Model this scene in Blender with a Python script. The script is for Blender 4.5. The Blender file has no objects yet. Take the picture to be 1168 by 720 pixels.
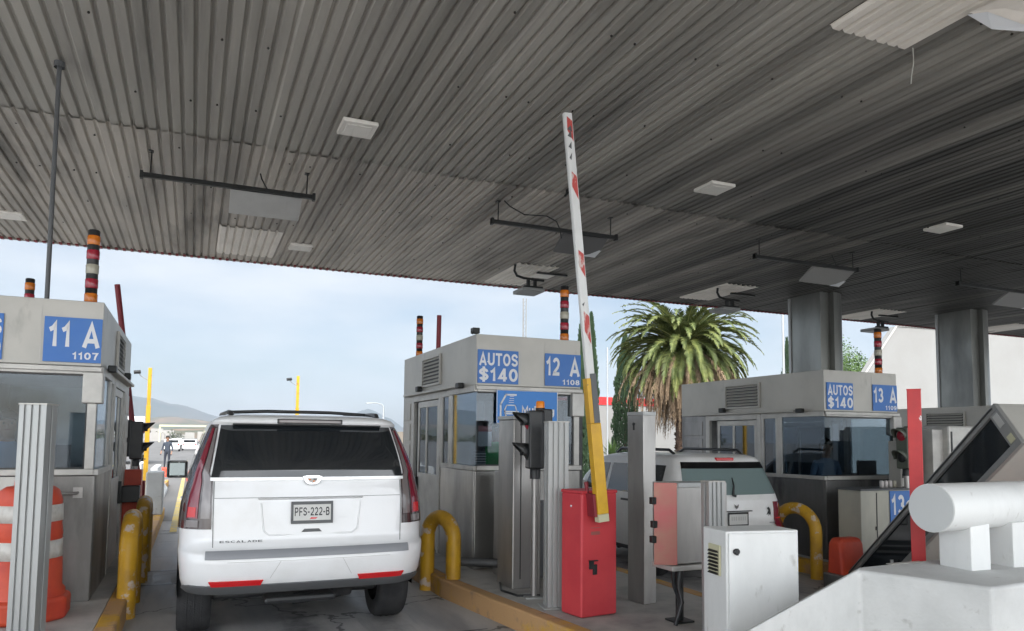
import bpy, bmesh, math, random
from mathutils import Vector, Matrix
R = math.radians
rnd = random.Random(7)
SC = bpy.context.scene
COL = SC.collection

# ------------------------------------------------------------------ camera
CAMH = 1.76
cam = bpy.data.cameras.new("camera"); camo = bpy.data.objects.new("camera", cam); COL.objects.link(camo)
_yaw, _pit, _roll = R(23.124), R(4.306), 0.01
_w = Vector((math.sin(_yaw)*math.cos(_pit), math.cos(_yaw)*math.cos(_pit), math.sin(_pit)))
_r0 = Vector((math.cos(_yaw), -math.sin(_yaw), 0)); _u0 = _r0.cross(_w)
_r = _r0*math.cos(_roll) + _u0*math.sin(_roll); _u = -_r0*math.sin(_roll) + _u0*math.cos(_roll)
camo.matrix_world = Matrix(((_r.x, _u.x, -_w.x, 0), (_r.y, _u.y, -_w.y, 0), (_r.z, _u.z, -_w.z, CAMH), (0, 0, 0, 1)))
cam.sensor_width = 36; cam.sensor_fit = 'HORIZONTAL'; cam.lens = 850/1168*36
cam.shift_y = 78/1168; cam.clip_start = 0.05; cam.clip_end = 20000
SC.camera = camo

# ------------------------------------------------------------------ world, sun, exposure
SUN_EL, SUN_AZ = R(42), R(196)          # azimuth clockwise from +Y: behind the camera, a little left
world = bpy.data.worlds.new("World"); SC.world = world; world.use_nodes = True
nt = world.node_tree; N = nt.nodes; L = nt.links
bg = N['Background']; bg.inputs['Strength'].default_value = 0.07
sky = N.new('ShaderNodeTexSky'); sky.sky_type = 'NISHITA'; sky.sun_disc = False
sky.sun_elevation = SUN_EL; sky.sun_rotation = SUN_AZ; sky.air_density = 1.0; sky.dust_density = 2.0
tc = N.new('ShaderNodeTexCoord'); mp = N.new('ShaderNodeMapping'); mp.inputs['Scale'].default_value = (1.0, 1.0, 3.2)
nz = N.new('ShaderNodeTexNoise'); nz.inputs['Scale'].default_value = 2.6; nz.inputs['Detail'].default_value = 7; nz.inputs['Roughness'].default_value = 0.52
rp = N.new('ShaderNodeValToRGB'); rp.color_ramp.elements[0].position = 0.34; rp.color_ramp.elements[1].position = 0.66
rp.color_ramp.elements[0].color = (0.18,)*3+(1,); rp.color_ramp.elements[1].color = (0.97,)*3+(1,)
mx = N.new('ShaderNodeMix'); mx.data_type = 'RGBA'; mx.inputs['B'].default_value = (6.5, 7.1, 7.7, 1)
L.new(tc.outputs['Generated'], mp.inputs['Vector']); L.new(mp.outputs[0], nz.inputs['Vector']); L.new(nz.outputs['Fac'], rp.inputs['Fac'])
L.new(rp.outputs['Color'], mx.inputs['Factor']); L.new(sky.outputs['Color'], mx.inputs['A']); L.new(mx.outputs['Result'], bg.inputs['Color'])
# thin cloud glows round the hidden sun, which stands behind the camera
_sdir = (math.sin(SUN_AZ)*math.cos(SUN_EL), math.cos(SUN_AZ)*math.cos(SUN_EL), math.sin(SUN_EL))
dp = N.new('ShaderNodeVectorMath'); dp.operation = 'DOT_PRODUCT'; dp.inputs[1].default_value = _sdir
gr = N.new('ShaderNodeMapRange'); gr.interpolation_type = 'SMOOTHSTEP'; gr.inputs['From Min'].default_value = -0.15; gr.inputs['From Max'].default_value = 1.0
gr.inputs['To Min'].default_value = 1.0; gr.inputs['To Max'].default_value = 5.4
L.new(tc.outputs['Generated'], dp.inputs[0]); L.new(dp.outputs['Value'], gr.inputs['Value']); 
gm = N.new('ShaderNodeVectorMath'); gm.operation = 'SCALE'; gm.inputs[0].default_value = (7.0, 7.3, 7.6); L.new(gr.outputs[0], gm.inputs['Scale']); L.new(gm.outputs[0], mx.inputs['B'])
sun = bpy.data.lights.new("sun", 'SUN'); sun.energy = 2.2; sun.angle = R(12); sun.color = (1.0, 0.95, 0.88)
suno = bpy.data.objects.new("sun", sun); COL.objects.link(suno)
_sd = Vector((math.sin(SUN_AZ)*math.cos(SUN_EL), math.cos(SUN_AZ)*math.cos(SUN_EL), math.sin(SUN_EL)))
suno.rotation_euler = _sd.to_track_quat('Z', 'Y').to_euler()
SC.view_settings.view_transform = 'Standard'; SC.view_settings.look = 'None'
SC.view_settings.gamma = 1; SC.view_settings.use_curve_mapping = False
SC.view_settings.exposure = 0.95

# ------------------------------------------------------------------ materials
def srgb(r, g, b):
    f = lambda c: c/12.92 if c <= .04045 else ((c+.055)/1.055)**2.4
    return (f(r/255), f(g/255), f(b/255))
def mat(name, col, rough=.5, metal=0., col2=None, scale=3., stretch=(1, 1, 1), lo=.45, hi=.65, bump=0., bscale=40., coat=0., rvar=0., col3=None, scale3=9., lo3=.6, hi3=.7, spec=.5, st3=(1, 1, 1), detail=6):
    m = bpy.data.materials.new(name); m.use_nodes = True
    nt = m.node_tree; N = nt.nodes; L = nt.links; p = N['Principled BSDF']
    p.inputs['Roughness'].default_value = rough; p.inputs['Metallic'].default_value = metal
    p.inputs['Coat Weight'].default_value = coat; p.inputs['Specular IOR Level'].default_value = spec
    p.inputs['Base Color'].default_value = (*col, 1)
    tc = N.new('ShaderNodeTexCoord')
    def noise(scale, stretch, lo, hi, detail=6):
        mp = N.new('ShaderNodeMapping'); mp.inputs['Scale'].default_value = stretch
        n = N.new('ShaderNodeTexNoise'); n.inputs['Scale'].default_value = scale; n.inputs['Detail'].default_value = detail; n.inputs['Roughness'].default_value = .6
        r = N.new('ShaderNodeMapRange'); r.inputs['From Min'].default_value = lo; r.inputs['From Max'].default_value = hi
        L.new(tc.outputs['Object'], mp.inputs['Vector']); L.new(mp.outputs[0], n.inputs['Vector']); L.new(n.outputs['Fac'], r.inputs['Value'])
        return r.outputs[0]
    cur = None
    if col2:
        f = noise(scale, stretch, lo, hi, detail); x = N.new('ShaderNodeMix'); x.data_type = 'RGBA'
        x.inputs['A'].default_value = (*col, 1); x.inputs['B'].default_value = (*col2, 1); L.new(f, x.inputs['Factor']); cur = x.outputs['Result']
        if rvar:
            rr = N.new('ShaderNodeMapRange'); rr.inputs['To Min'].default_value = rough; rr.inputs['To Max'].default_value = min(1, max(.03, rough+rvar)); L.new(f, rr.inputs['Value']); L.new(rr.outputs[0], p.inputs['Roughness'])
    if col3:
        f = noise(scale3, st3, lo3, hi3); x = N.new('ShaderNodeMix'); x.data_type = 'RGBA'
        if cur: L.new(cur, x.inputs['A'])
        else: x.inputs['A'].default_value = (*col, 1)
        x.inputs['B'].default_value = (*col3, 1); L.new(f, x.inputs['Factor']); cur = x.outputs['Result']
    if cur: L.new(cur, p.inputs['Base Color'])
    if bump:
        n = N.new('ShaderNodeTexNoise'); n.inputs['Scale'].default_value = bscale; n.inputs['Detail'].default_value = 4
        b = N.new('ShaderNodeBump'); b.inputs['Strength'].default_value = bump; b.inputs['Distance'].default_value = .01
        L.new(tc.outputs['Object'], n.inputs['Vector']); L.new(n.outputs['Fac'], b.inputs['Height']); L.new(b.outputs[0], p.inputs['Normal'])
    return m
def glass(name, tint, refl=.12, alpha=.35, rough=.02):
    """window glass: partly see-through dark tint with fresnel reflection"""
    m = bpy.data.materials.new(name); m.use_nodes = True
    nt = m.node_tree; N = nt.nodes; L = nt.links; out = N['Material Output']; N.remove(N['Principled BSDF'])
    tr = N.new('ShaderNodeBsdfTransparent'); tr.inputs[0].default_value = (*tint, 1)
    gl = N.new('ShaderNodeBsdfGlossy'); gl.inputs['Roughness'].default_value = rough; gl.inputs['Color'].default_value = (.9, .95, 1, 1)
    lw = N.new('ShaderNodeLayerWeight'); lw.inputs['Blend'].default_value = .22
    mr = N.new('ShaderNodeMapRange'); mr.inputs['To Min'].default_value = refl; mr.inputs['To Max'].default_value = .75
    mx = N.new('ShaderNodeMixShader')
    L.new(lw.outputs['Fresnel'], mr.inputs['Value']); L.new(mr.outputs[0], mx.inputs[0]); L.new(tr.outputs[0], mx.inputs[1]); L.new(gl.outputs[0], mx.inputs[2]); L.new(mx.outputs[0], out.inputs[0])
    return m
MT = dict(
 asphalt=mat('road_asphalt', (.17, .165, .16), .85, 0, (.13, .128, .125), .5, (1.5, .2, 1), .4, .7, .3, 60),
 road=mat('road_concrete', (.47, .46, .45), .70, 0, (.25, .25, .26), 1.3, (1.6, .30, 1), .42, .66, .35, 60, col3=(.17, .17, .175), scale3=1.1, lo3=.56, hi3=.72, st3=(2.4, .22, 1), rvar=-.25),
 pave=mat('island_concrete', (.46, .445, .42), .85, 0, (.29, .285, .275), 2.2, (1, 1, 1), .45, .7, .5, 70, col3=(.42, .41, .38), scale3=5, lo3=.6, hi3=.75),
 kerb=mat('kerb_worn_yellow', (.50, .30, .14), .8, 0, (.58, .33, .03), 1.3, (1, 1, 1), .52, .6, .5, 60, col3=(.30, .20, .13), scale3=7, lo3=.55, hi3=.72),
 yellowline=mat('road_yellow', (.62, .45, .12), .8, 0, (.40, .36, .26), 5, (1, 1, 1), .45, .6),
 yellow=mat('yellow_paint', (.66, .38, .02), .42, 0, (.50, .27, .02), 3, (1, 1, 1), .45, .7, .15, 30, col3=(.13, .08, .05), scale3=11, lo3=.64, hi3=.68),
 yellowworn=mat('yellow_paint_chipped', (.64, .36, .02), .45, 0, (.45, .25, .03), 4, (1, 1, 1), .45, .7, .2, 30, col3=(.60, .50, .42), scale3=5, lo3=.57, hi3=.6),
 red=mat('red_paint', (.60, .06, .07), .45, 0, (.50, .04, .055), 2, (1, 1, 1), .4, .7, .06, 20, col3=(.55, .30, .28), scale3=14, lo3=.70, hi3=.74),
 redpost=mat('red_post_paint', (.56, .03, .03), .4, 0, (.42, .02, .025), 3, (1, 1, 1), .4, .7, .1, 20, col3=(.75, .70, .68), scale3=9, lo3=.69, hi3=.7),
 drum=mat('orange_plastic', (.62, .075, .03), .5, 0, (.48, .05, .03), 4, (1, 1, 1), .4, .7, .08, 30, col3=(.35, .07, .05), scale3=6, lo3=.62, hi3=.75),
 reflect=mat('reflective_white', (.62, .60, .56), .4, 0, (.42, .40, .36), 9, (1, 1, 1), .45, .7),
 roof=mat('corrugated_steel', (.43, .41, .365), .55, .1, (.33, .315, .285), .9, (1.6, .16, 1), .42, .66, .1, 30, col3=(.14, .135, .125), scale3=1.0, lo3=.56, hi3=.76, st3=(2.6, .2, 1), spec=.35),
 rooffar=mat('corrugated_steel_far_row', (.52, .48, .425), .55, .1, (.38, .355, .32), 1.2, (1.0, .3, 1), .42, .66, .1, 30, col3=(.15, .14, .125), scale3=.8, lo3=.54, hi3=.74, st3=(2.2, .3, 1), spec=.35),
 translucent=mat('pale_fibre_sheet', (.82, .77, .70), .5, 0, (.68, .64, .57), 3, (1, .4, 1), .4, .7),
 fascia=mat('booth_fascia_paint', (.50, .485, .445), .45, .2, (.41, .40, .37), 1.3, (1, 1, 1), .4, .7, .04, 20, col3=(.24, .23, .215), scale3=3, lo3=.62, hi3=.8, st3=(1, 1, .4)),
 steel=mat('stainless_panel', (.36, .355, .34), .30, .85, (.20, .195, .185), 1.5, (1, 1, .3), .42, .68, .22, 3, rvar=.2, col3=(.12, .115, .11), scale3=2.2, lo3=.60, hi3=.80, st3=(1.3, 1.3, .35)),
 steeldark=mat('stainless_sooty', (.26, .255, .25), .34, .8, (.15, .15, .15), 1.5, (1, 1, .3), .42, .68, .06, 12, rvar=.2, col3=(.05, .05, .05), scale3=2.0, lo3=.56, hi3=.74, st3=(1, 1, .35)),
 columnsteel=mat('column_sheet', (.25, .255, .24), .32, .7, (.15, .155, .15), 1.2, (1, 1, .3), .42, .68, .04, 12, rvar=.15),
 brushed=mat('brushed_steel', (.42, .41, .395), .34, .75, (.33, .32, .31), 2, (2, 2, .5), .4, .65, .03, 60, rvar=.12),
 alu=mat('aluminium', (.42, .43, .425), .42, .4, (.37, .38, .375), 2, (2, 2, .4), .4, .7),
 frame=mat('window_frame_alu', (.52, .51, .48), .45, .35, (.40, .39, .37), 4, (1, 1, 1), .4, .7),
 white=mat('white_paint', (.74, .75, .74), .45, 0, (.60, .61, .60), 2.2, (1, 1, .4), .45, .75, .12, 18, col3=(.40, .385, .35), scale3=13, lo3=.63, hi3=.80, st3=(1, 1, .35)),
 whiteconc=mat('white_painted_concrete', (.56, .57, .565), .75, 0, (.45, .46, .455), 2.5, (1, 1, 1), .42, .75, .35, 35, col3=(.30, .295, .28), scale3=9, lo3=.62, hi3=.78),
 whitewall=mat('white_wall', (.28, .28, .272), .85, 0, (.25, .245, .235), .25, (1, 1, 1), .4, .7),
 beige=mat('beige_cabinet', (.46, .45, .38), .5, 0, (.38, .37, .32), 3, (1, 1, .5), .4, .7),
 pinksteel=mat('red_tinted_door', (.40, .10, .10), .38, .25, (.34, .16, .12), 2.0, (1, 1, 1.4), .4, .65, .03, 12),
 blue=mat('sign_blue', (.035, .16, .50), .42, 0, (.05, .18, .50), 5, (1, 1, 1), .4, .7),
 bluebright=mat('bright_sign_blue', (.01, .20, .62), .35),
 letter=mat('sign_white', (.72, .74, .76), .45),
 black=mat('black_plastic', (.018, .02, .022), .4, 0, (.035, .035, .035), 6, (1, 1, 1), .4, .7),
 blacksteel=mat('black_steel', (.02, .022, .022), .45, .3),
 darkred=mat('dark_red_paint', (.22, .02, .03), .5),
 redlens=mat('red_lens', (.35, .02, .04), .2, coat=.5), amber=mat('amber_lens', (.62, .17, .01), .25, coat=.4), clear=mat('clear_lens', (.42, .40, .32), .25, coat=.4),
 amberlit=mat('bright_amber', (.85, .25, .01), .3),
 greenhood=mat('grey_green_hood', (.11, .125, .10), .5), lampface=mat('lamp_diffuser', (.82, .80, .74), .5),
 lampframe=mat('lamp_frame', (.80, .77, .71), .5), boarddark=mat('grey_sign_back_shaded', (.13, .13, .13), .5), boardmid=mat('grey_sign_back_half_shaded', (.26, .26, .25), .5), boardgrey=mat('grey_sign_back', (.50, .50, .485), .5, .05, (.42, .42, .41), 2, (1, 1, 1), .4, .7),
 carwhite=mat('pearl_white_paint', (.80, .81, .82), .28, 0, (.70, .70, .69), 1.6, (1, 1, 1), .48, .75, coat=.7), carwhite2=mat('white_car_paint', (.84, .84, .83), .35, 0, (.77, .76, .74), 2.5, (1, 1, 1), .45, .75, coat=.4),
 carglass=mat('tinted_car_glass', (.012, .015, .018), .05, 0, spec=.8), paleglass=mat('car_glass_sky_tone', (.20, .27, .27), .05, 0, spec=.9), fadedred=mat('faded_red_tape', (.50, .07, .06), .5, 0, (.62, .50, .47), 14, (1, 1, .5), .50, .58), blackband=mat('black_glass_band', (.006, .006, .007), .25),  # pale rear glass holds the sky's reflection in its base colour
 framegrey=mat('grey_frame_metal', (.30, .30, .29), .4, .4), stepgrey=mat('step_plastic', (.24, .25, .27), .45), chromelight=mat('bright_chrome', (.80, .80, .80), .35, .6), silver=mat('satin_chrome', (.62, .62, .62), .18, 1.0), greytrim=mat('grey_trim', (.10, .105, .11), .5), tyre=mat('tyre_rubber', (.022, .023, .025), .85, 0, (.04, .04, .042), 9, (1, 1, 1), .4, .7, .4, 80),
 rim=mat('alloy_rim', (.35, .35, .35), .3, .9), plate=mat('plate_white', (.62, .62, .60), .5), plateink=mat('plate_ink', (.03, .03, .035), .5),
 tailred=mat('tail_lens_red', (.20, .010, .028), .12, coat=1), tailclear=mat('tail_lens_clear', (.17, .15, .15), .15, coat=1), taildark=mat('tail_smoked', (.045, .03, .032), .15, coat=1), brightred=mat('reflector_red', (.62, .01, .015), .25, coat=.6),
 skin=mat('skin', (.30, .16, .10), .55), hair=mat('hair', (.015, .012, .01), .6), shirtblue=mat('light_blue_shirt', (.20, .28, .40), .8), vestgreen=mat('green_vest', (.03, .45, .10), .7), trousers=mat('dark_trousers', (.03, .035, .05), .8), shirtdark=mat('dark_shirt', (.04, .05, .07), .8),
 desk=mat('desk_dark', (.05, .05, .055), .5), screen=mat('monitor_black', (.01, .01, .012), .15), paper=mat('paper', (.60, .56, .54), .7),
 boothglass=glass('booth_glass', (.62, .68, .72), .035), boothglassdark=glass('booth_glass_dark', (.20, .25, .30), .09),
 bark=mat('palm_bark', (.12, .07, .045), .9, 0, (.05, .035, .025), 9, (1, 1, 2), .4, .6, .8, 25), barkgrey=mat('tree_bark', (.10, .08, .06), .9),
 frond=mat('palm_green', (.085, .115, .03), .6, 0, (.185, .21, .06), 1.6, (1, 1, 1), .45, .62), dryfrond=mat('dry_palm', (.30, .215, .135), .8, 0, (.15, .10, .06), 1.5, (1, 1, 1), .4, .65), fruit=mat('orange_fruit_stalk', (.50, .15, .03), .7), rachis=mat('palm_rib', (.26, .26, .08), .5),
 cypress=mat('cypress_green', (.030, .062, .028), .8, 0, (.05, .09, .04), 1.4, (1, 1, 1), .42, .6), leaf=mat('leaf_light_green', (.11, .19, .045), .6, 0, (.06, .11, .03), .7, (1, 1, 1), .42, .62), farleaf=mat('far_leaf', (.06, .075, .04), .9, 0, (.10, .10, .06), .05, (1, 1, 1), .4, .6),
 hill=mat('hill_ground', (.16, .12, .085), .95, 0, (.08, .085, .05), .006, (1, 1, 1), .45, .58, col3=(.22, .15, .10), scale3=.015, lo3=.55, hi3=.65), hillblue=mat('mountain_forest', (.05, .06, .045), .95, 0, (.09, .08, .06), .003, (1, 1, 1), .4, .6),
 housewall=mat('house_wall', (.36, .345, .32), .85), housewall2=mat('house_wall_dim', (.22, .19, .155), .85), rope=mat('white_cord', (.55, .55, .5), .8), bolt=mat('bolt_dark', (.03, .028, .025), .6, .3),
 vent=mat('vent_cream', (.55, .53, .36), .5), grey=mat('grey_paint', (.30, .31, .31), .6), lamppost=mat('galvanised_post', (.42, .44, .45), .5, .3), whiteshade=mat('white_paint_shaded', (.55, .57, .57), .5), mirror=mat('mirror_glass', (.28, .32, .32), .06, .9),
 greentag=mat('pale_green_film', (.25, .42, .33), .4),
)
def darken_roof(m, x0=3.5, x1=17, col=(.10, .10, .095)):
    # sooty streaks lying along the lanes, plus a ramp that darkens towards the right
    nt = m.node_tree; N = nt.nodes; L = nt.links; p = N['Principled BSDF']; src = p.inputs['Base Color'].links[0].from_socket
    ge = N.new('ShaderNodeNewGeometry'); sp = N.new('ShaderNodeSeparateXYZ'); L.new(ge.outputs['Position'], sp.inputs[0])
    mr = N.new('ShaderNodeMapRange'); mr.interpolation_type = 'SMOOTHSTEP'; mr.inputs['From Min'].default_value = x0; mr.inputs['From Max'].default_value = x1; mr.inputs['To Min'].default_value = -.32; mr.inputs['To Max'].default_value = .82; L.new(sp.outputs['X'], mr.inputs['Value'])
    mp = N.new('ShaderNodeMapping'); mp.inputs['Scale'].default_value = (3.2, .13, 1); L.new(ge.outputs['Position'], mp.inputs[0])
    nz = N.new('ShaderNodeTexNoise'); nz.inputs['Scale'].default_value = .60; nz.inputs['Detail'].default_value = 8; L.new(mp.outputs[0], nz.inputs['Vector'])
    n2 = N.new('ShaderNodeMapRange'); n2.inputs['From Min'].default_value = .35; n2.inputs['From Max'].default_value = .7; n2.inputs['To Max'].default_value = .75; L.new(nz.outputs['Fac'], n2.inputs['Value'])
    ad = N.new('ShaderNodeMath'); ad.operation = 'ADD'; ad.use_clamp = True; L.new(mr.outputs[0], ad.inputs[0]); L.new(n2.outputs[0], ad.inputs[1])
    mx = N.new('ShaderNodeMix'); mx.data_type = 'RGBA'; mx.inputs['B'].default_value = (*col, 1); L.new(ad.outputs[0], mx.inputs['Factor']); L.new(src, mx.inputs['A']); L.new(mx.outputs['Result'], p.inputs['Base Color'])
darken_roof(MT['roof'], 1.5, 13, (.050, .050, .045)); darken_roof(MT['rooffar'], 2.5, 14, (.050, .050, .045))
def lane_wear(m, centres=(1.0, 6.6, 12.4)):
    # oil drip band in the middle of each lane and darker tyre tracks
    nt = m.node_tree; N = nt.nodes; L = nt.links; p = N['Principled BSDF']; src = p.inputs['Base Color'].links[0].from_socket
    ge = N.new('ShaderNodeNewGeometry'); sp = N.new('ShaderNodeSeparateXYZ'); L.new(ge.outputs['Position'], sp.inputs[0])
    nz = N.new('ShaderNodeTexNoise'); nz.inputs['Scale'].default_value = 1.7; nz.inputs['Detail'].default_value = 9; nz.inputs['Roughness'].default_value = .7; L.new(ge.outputs['Position'], nz.inputs['Vector'])
    acc = None
    for c in centres:
        for off, wd in ((0, .38), (-.82, .26), (.82, .26)):
            a = N.new('ShaderNodeMath'); a.operation = 'SUBTRACT'; a.inputs[1].default_value = c+off; L.new(sp.outputs['X'], a.inputs[0])
            b = N.new('ShaderNodeMath'); b.operation = 'ABSOLUTE'; L.new(a.outputs[0], b.inputs[0])
            r_ = N.new('ShaderNodeMapRange'); r_.interpolation_type = 'SMOOTHSTEP'; r_.inputs['From Min'].default_value = wd; r_.inputs['From Max'].default_value = 0; r_.inputs['To Max'].default_value = 1 if off == 0 else .7; L.new(b.outputs[0], r_.inputs['Value'])
            if acc is None: acc = r_.outputs[0]
            else:
                q = N.new('ShaderNodeMath'); q.operation = 'MAXIMUM'; L.new(acc, q.inputs[0]); L.new(r_.outputs[0], q.inputs[1]); acc = q.outputs[0]
    n2 = N.new('ShaderNodeMapRange'); n2.inputs['From Min'].default_value = .38; n2.inputs['From Max'].default_value = .62; L.new(nz.outputs['Fac'], n2.inputs['Value'])
    mu = N.new('ShaderNodeMath'); mu.operation = 'MULTIPLY'; L.new(acc, mu.inputs[0]); L.new(n2.outputs[0], mu.inputs[1])
    mx = N.new('ShaderNodeMix'); mx.data_type = 'RGBA'; mx.inputs['B'].default_value = (.085, .085, .09, 1); L.new(mu.outputs[0], mx.inputs['Factor']); L.new(src, mx.inputs['A'])
    vo = N.new('ShaderNodeTexVoronoi'); vo.feature = 'DISTANCE_TO_EDGE'; vo.inputs['Scale'].default_value = .55; 
    wn = N.new('ShaderNodeTexNoise'); wn.inputs['Scale'].default_value = 3; wn.inputs['Detail'].default_value = 6; L.new(ge.outputs['Position'], wn.inputs['Vector'])
    av = N.new('ShaderNodeVectorMath'); av.operation = 'MULTIPLY_ADD'; av.inputs[1].default_value = (.5, .5, .5); L.new(wn.outputs['Color'], av.inputs[0]); L.new(ge.outputs['Position'], av.inputs[2]); L.new(av.outputs[0], vo.inputs['Vector'])
    cr = N.new('ShaderNodeMapRange'); cr.inputs['From Min'].default_value = .004; cr.inputs['From Max'].default_value = .010; cr.inputs['To Min'].default_value = .75; cr.inputs['To Max'].default_value = 0; L.new(vo.outputs['Distance'], cr.inputs['Value'])
    m3 = N.new('ShaderNodeMix'); m3.data_type = 'RGBA'; m3.inputs['B'].default_value = (.05, .05, .05, 1); L.new(cr.outputs[0], m3.inputs['Factor']); L.new(mx.outputs['Result'], m3.inputs['A']); L.new(m3.outputs['Result'], p.inputs['Base Color'])
lane_wear(MT['road'])

# the sooty streaks use wide noise in the roof material, darker towards the right

# ------------------------------------------------------------------ mesh builder
class MB:
    def __init__(s): s.v = []; s.f = []; s.sm = []
    def add(s, v, f, sm=False, M=None):
        o = len(s.v)
        for p in v: s.v.append(tuple(M @ Vector(p)) if M else tuple(p))
        for q in f: s.f.append([i+o for i in q]); s.sm.append(sm)
        return s
    def box(s, x0, x1, y0, y1, z0, z1, M=None):
        v = [(x0,y0,z0),(x1,y0,z0),(x1,y1,z0),(x0,y1,z0),(x0,y0,z1),(x1,y0,z1),(x1,y1,z1),(x0,y1,z1)]
        return s.add(v, [(0,3,2,1),(4,5,6,7),(0,1,5,4),(1,2,6,5),(2,3,7,6),(3,0,4,7)], False, M)
    def prism(s, poly, z0, z1, M=None):
        n = len(poly); v = [(x,y,z0) for x,y in poly]+[(x,y,z1) for x,y in poly]
        f = [tuple(range(n))[::-1], tuple(range(n,2*n))]+[(i,(i+1)%n,n+(i+1)%n,n+i) for i in range(n)]
        return s.add(v, f, False, M)
    def tube(s, pts, r, n=12, cap=True, M=None):
        pts = [Vector(p) for p in pts]; rr = r if isinstance(r, (list, tuple)) else [r]*len(pts)
        v = []; f = []; up = Vector((0,0,1)); prev = None
        for i, p in enumerate(pts):
            t = (pts[min(i+1,len(pts)-1)]-pts[max(i-1,0)]).normalized()
            if prev is None:
                a = t.cross(up if abs(t.z) < .95 else Vector((1,0,0))).normalized()
            else:
                a = (prev - t*prev.dot(t)).normalized()
            prev = a; b = t.cross(a)
            for k in range(n):
                an = 2*math.pi*k/n; v.append(p + (a*math.cos(an)+b*math.sin(an))*rr[i])
        for i in range(len(pts)-1):
            for k in range(n):
                f.append((i*n+k, i*n+(k+1)%n, (i+1)*n+(k+1)%n, (i+1)*n+k))
        s.add(v, f, True, M)
        if cap:
            s.add(v[:n], [tuple(range(n))[::-1]], False, M); s.add(v[-n:], [tuple(range(n))], False, M)
        return s
    def lathe(s, prof, c=(0,0,0), n=24, M=None, sm=True):
        v = []; f = []
        for r, z in prof:
            for k in range(n):
                a = 2*math.pi*k/n; v.append((c[0]+r*math.cos(a), c[1]+r*math.sin(a), c[2]+z))
        for i in range(len(prof)-1):
            for k in range(n): f.append((i*n+k, i*n+(k+1)%n, (i+1)*n+(k+1)%n, (i+1)*n+k))
        return s.add(v, f, sm, M)
    def build(s, name, m, parent=None, bevel=0., seg=2):
        me = bpy.data.meshes.new(name)
        o = bpy.data.objects.new(name, me)
        sh = Vector((0,0,0))
        if parent is not None:
            q = parent
            while q.parent: q = q.parent
            if q.name in WORLDSP: sh = Vector(q.location)
            if parent.name in WORLDSP and parent.type == 'MESH': sh = Vector((0,0,0))
        me.from_pydata([(x-sh.x, y-sh.y, z-sh.z) for x,y,z in s.v], [], s.f)
        me.polygons.foreach_set('use_smooth', s.sm); me.update()
        me.materials.append(MT[m] if isinstance(m, str) else m)
        COL.objects.link(o)
        if parent is not None: o.parent = parent
        if bevel:
            b = o.modifiers.new('bevel', 'BEVEL'); b.width = bevel; b.segments = seg; b.limit_method = 'ANGLE'; b.angle_limit = R(35)
        return o
WORLDSP = set()
def thing(name, label, cat, loc=(0,0,0), rotz=0, group=None, world=True):
    """an Empty at the base; with world=True its parts are given in world coordinates"""
    o = bpy.data.objects.new(name, None); COL.objects.link(o); o.location = loc; o.rotation_euler = (0,0,rotz)
    o.empty_display_size = .2
    if world and not rotz: WORLDSP.add(o.name)
    o['label'] = label; o['category'] = cat
    if group: o['group'] = group
    return o
def tag(o, label, cat, group=None, kind=None):
    if kind: o['kind'] = kind
    if label: o['label'] = label
    if cat: o['category'] = cat
    if group: o['group'] = group
    return o
def struct(o): o['kind'] = 'structure'; return o
def single(mb, name, m, base, label, cat, group=None, **k):
    """a thing that is one mesh, with its origin moved to base"""
    o = mb.build(name, m, **k)
    for v in o.data.vertices: v.co -= Vector(base)
    o.location = base
    return tag(o, label, cat, group)
def copy_tree(o, parent=None):
    c = o.copy(); COL.objects.link(c)
    if parent is not None: c.parent = parent
    for ch in list(o.children): copy_tree(ch, c)
    return c
def _arc(cx, cy, rx, ry, a0, a1, n=10):
    return [(cx+rx*math.cos(R(a0+(a1-a0)*i/n)), cy+ry*math.sin(R(a0+(a1-a0)*i/n))) for i in range(n+1)]
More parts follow.
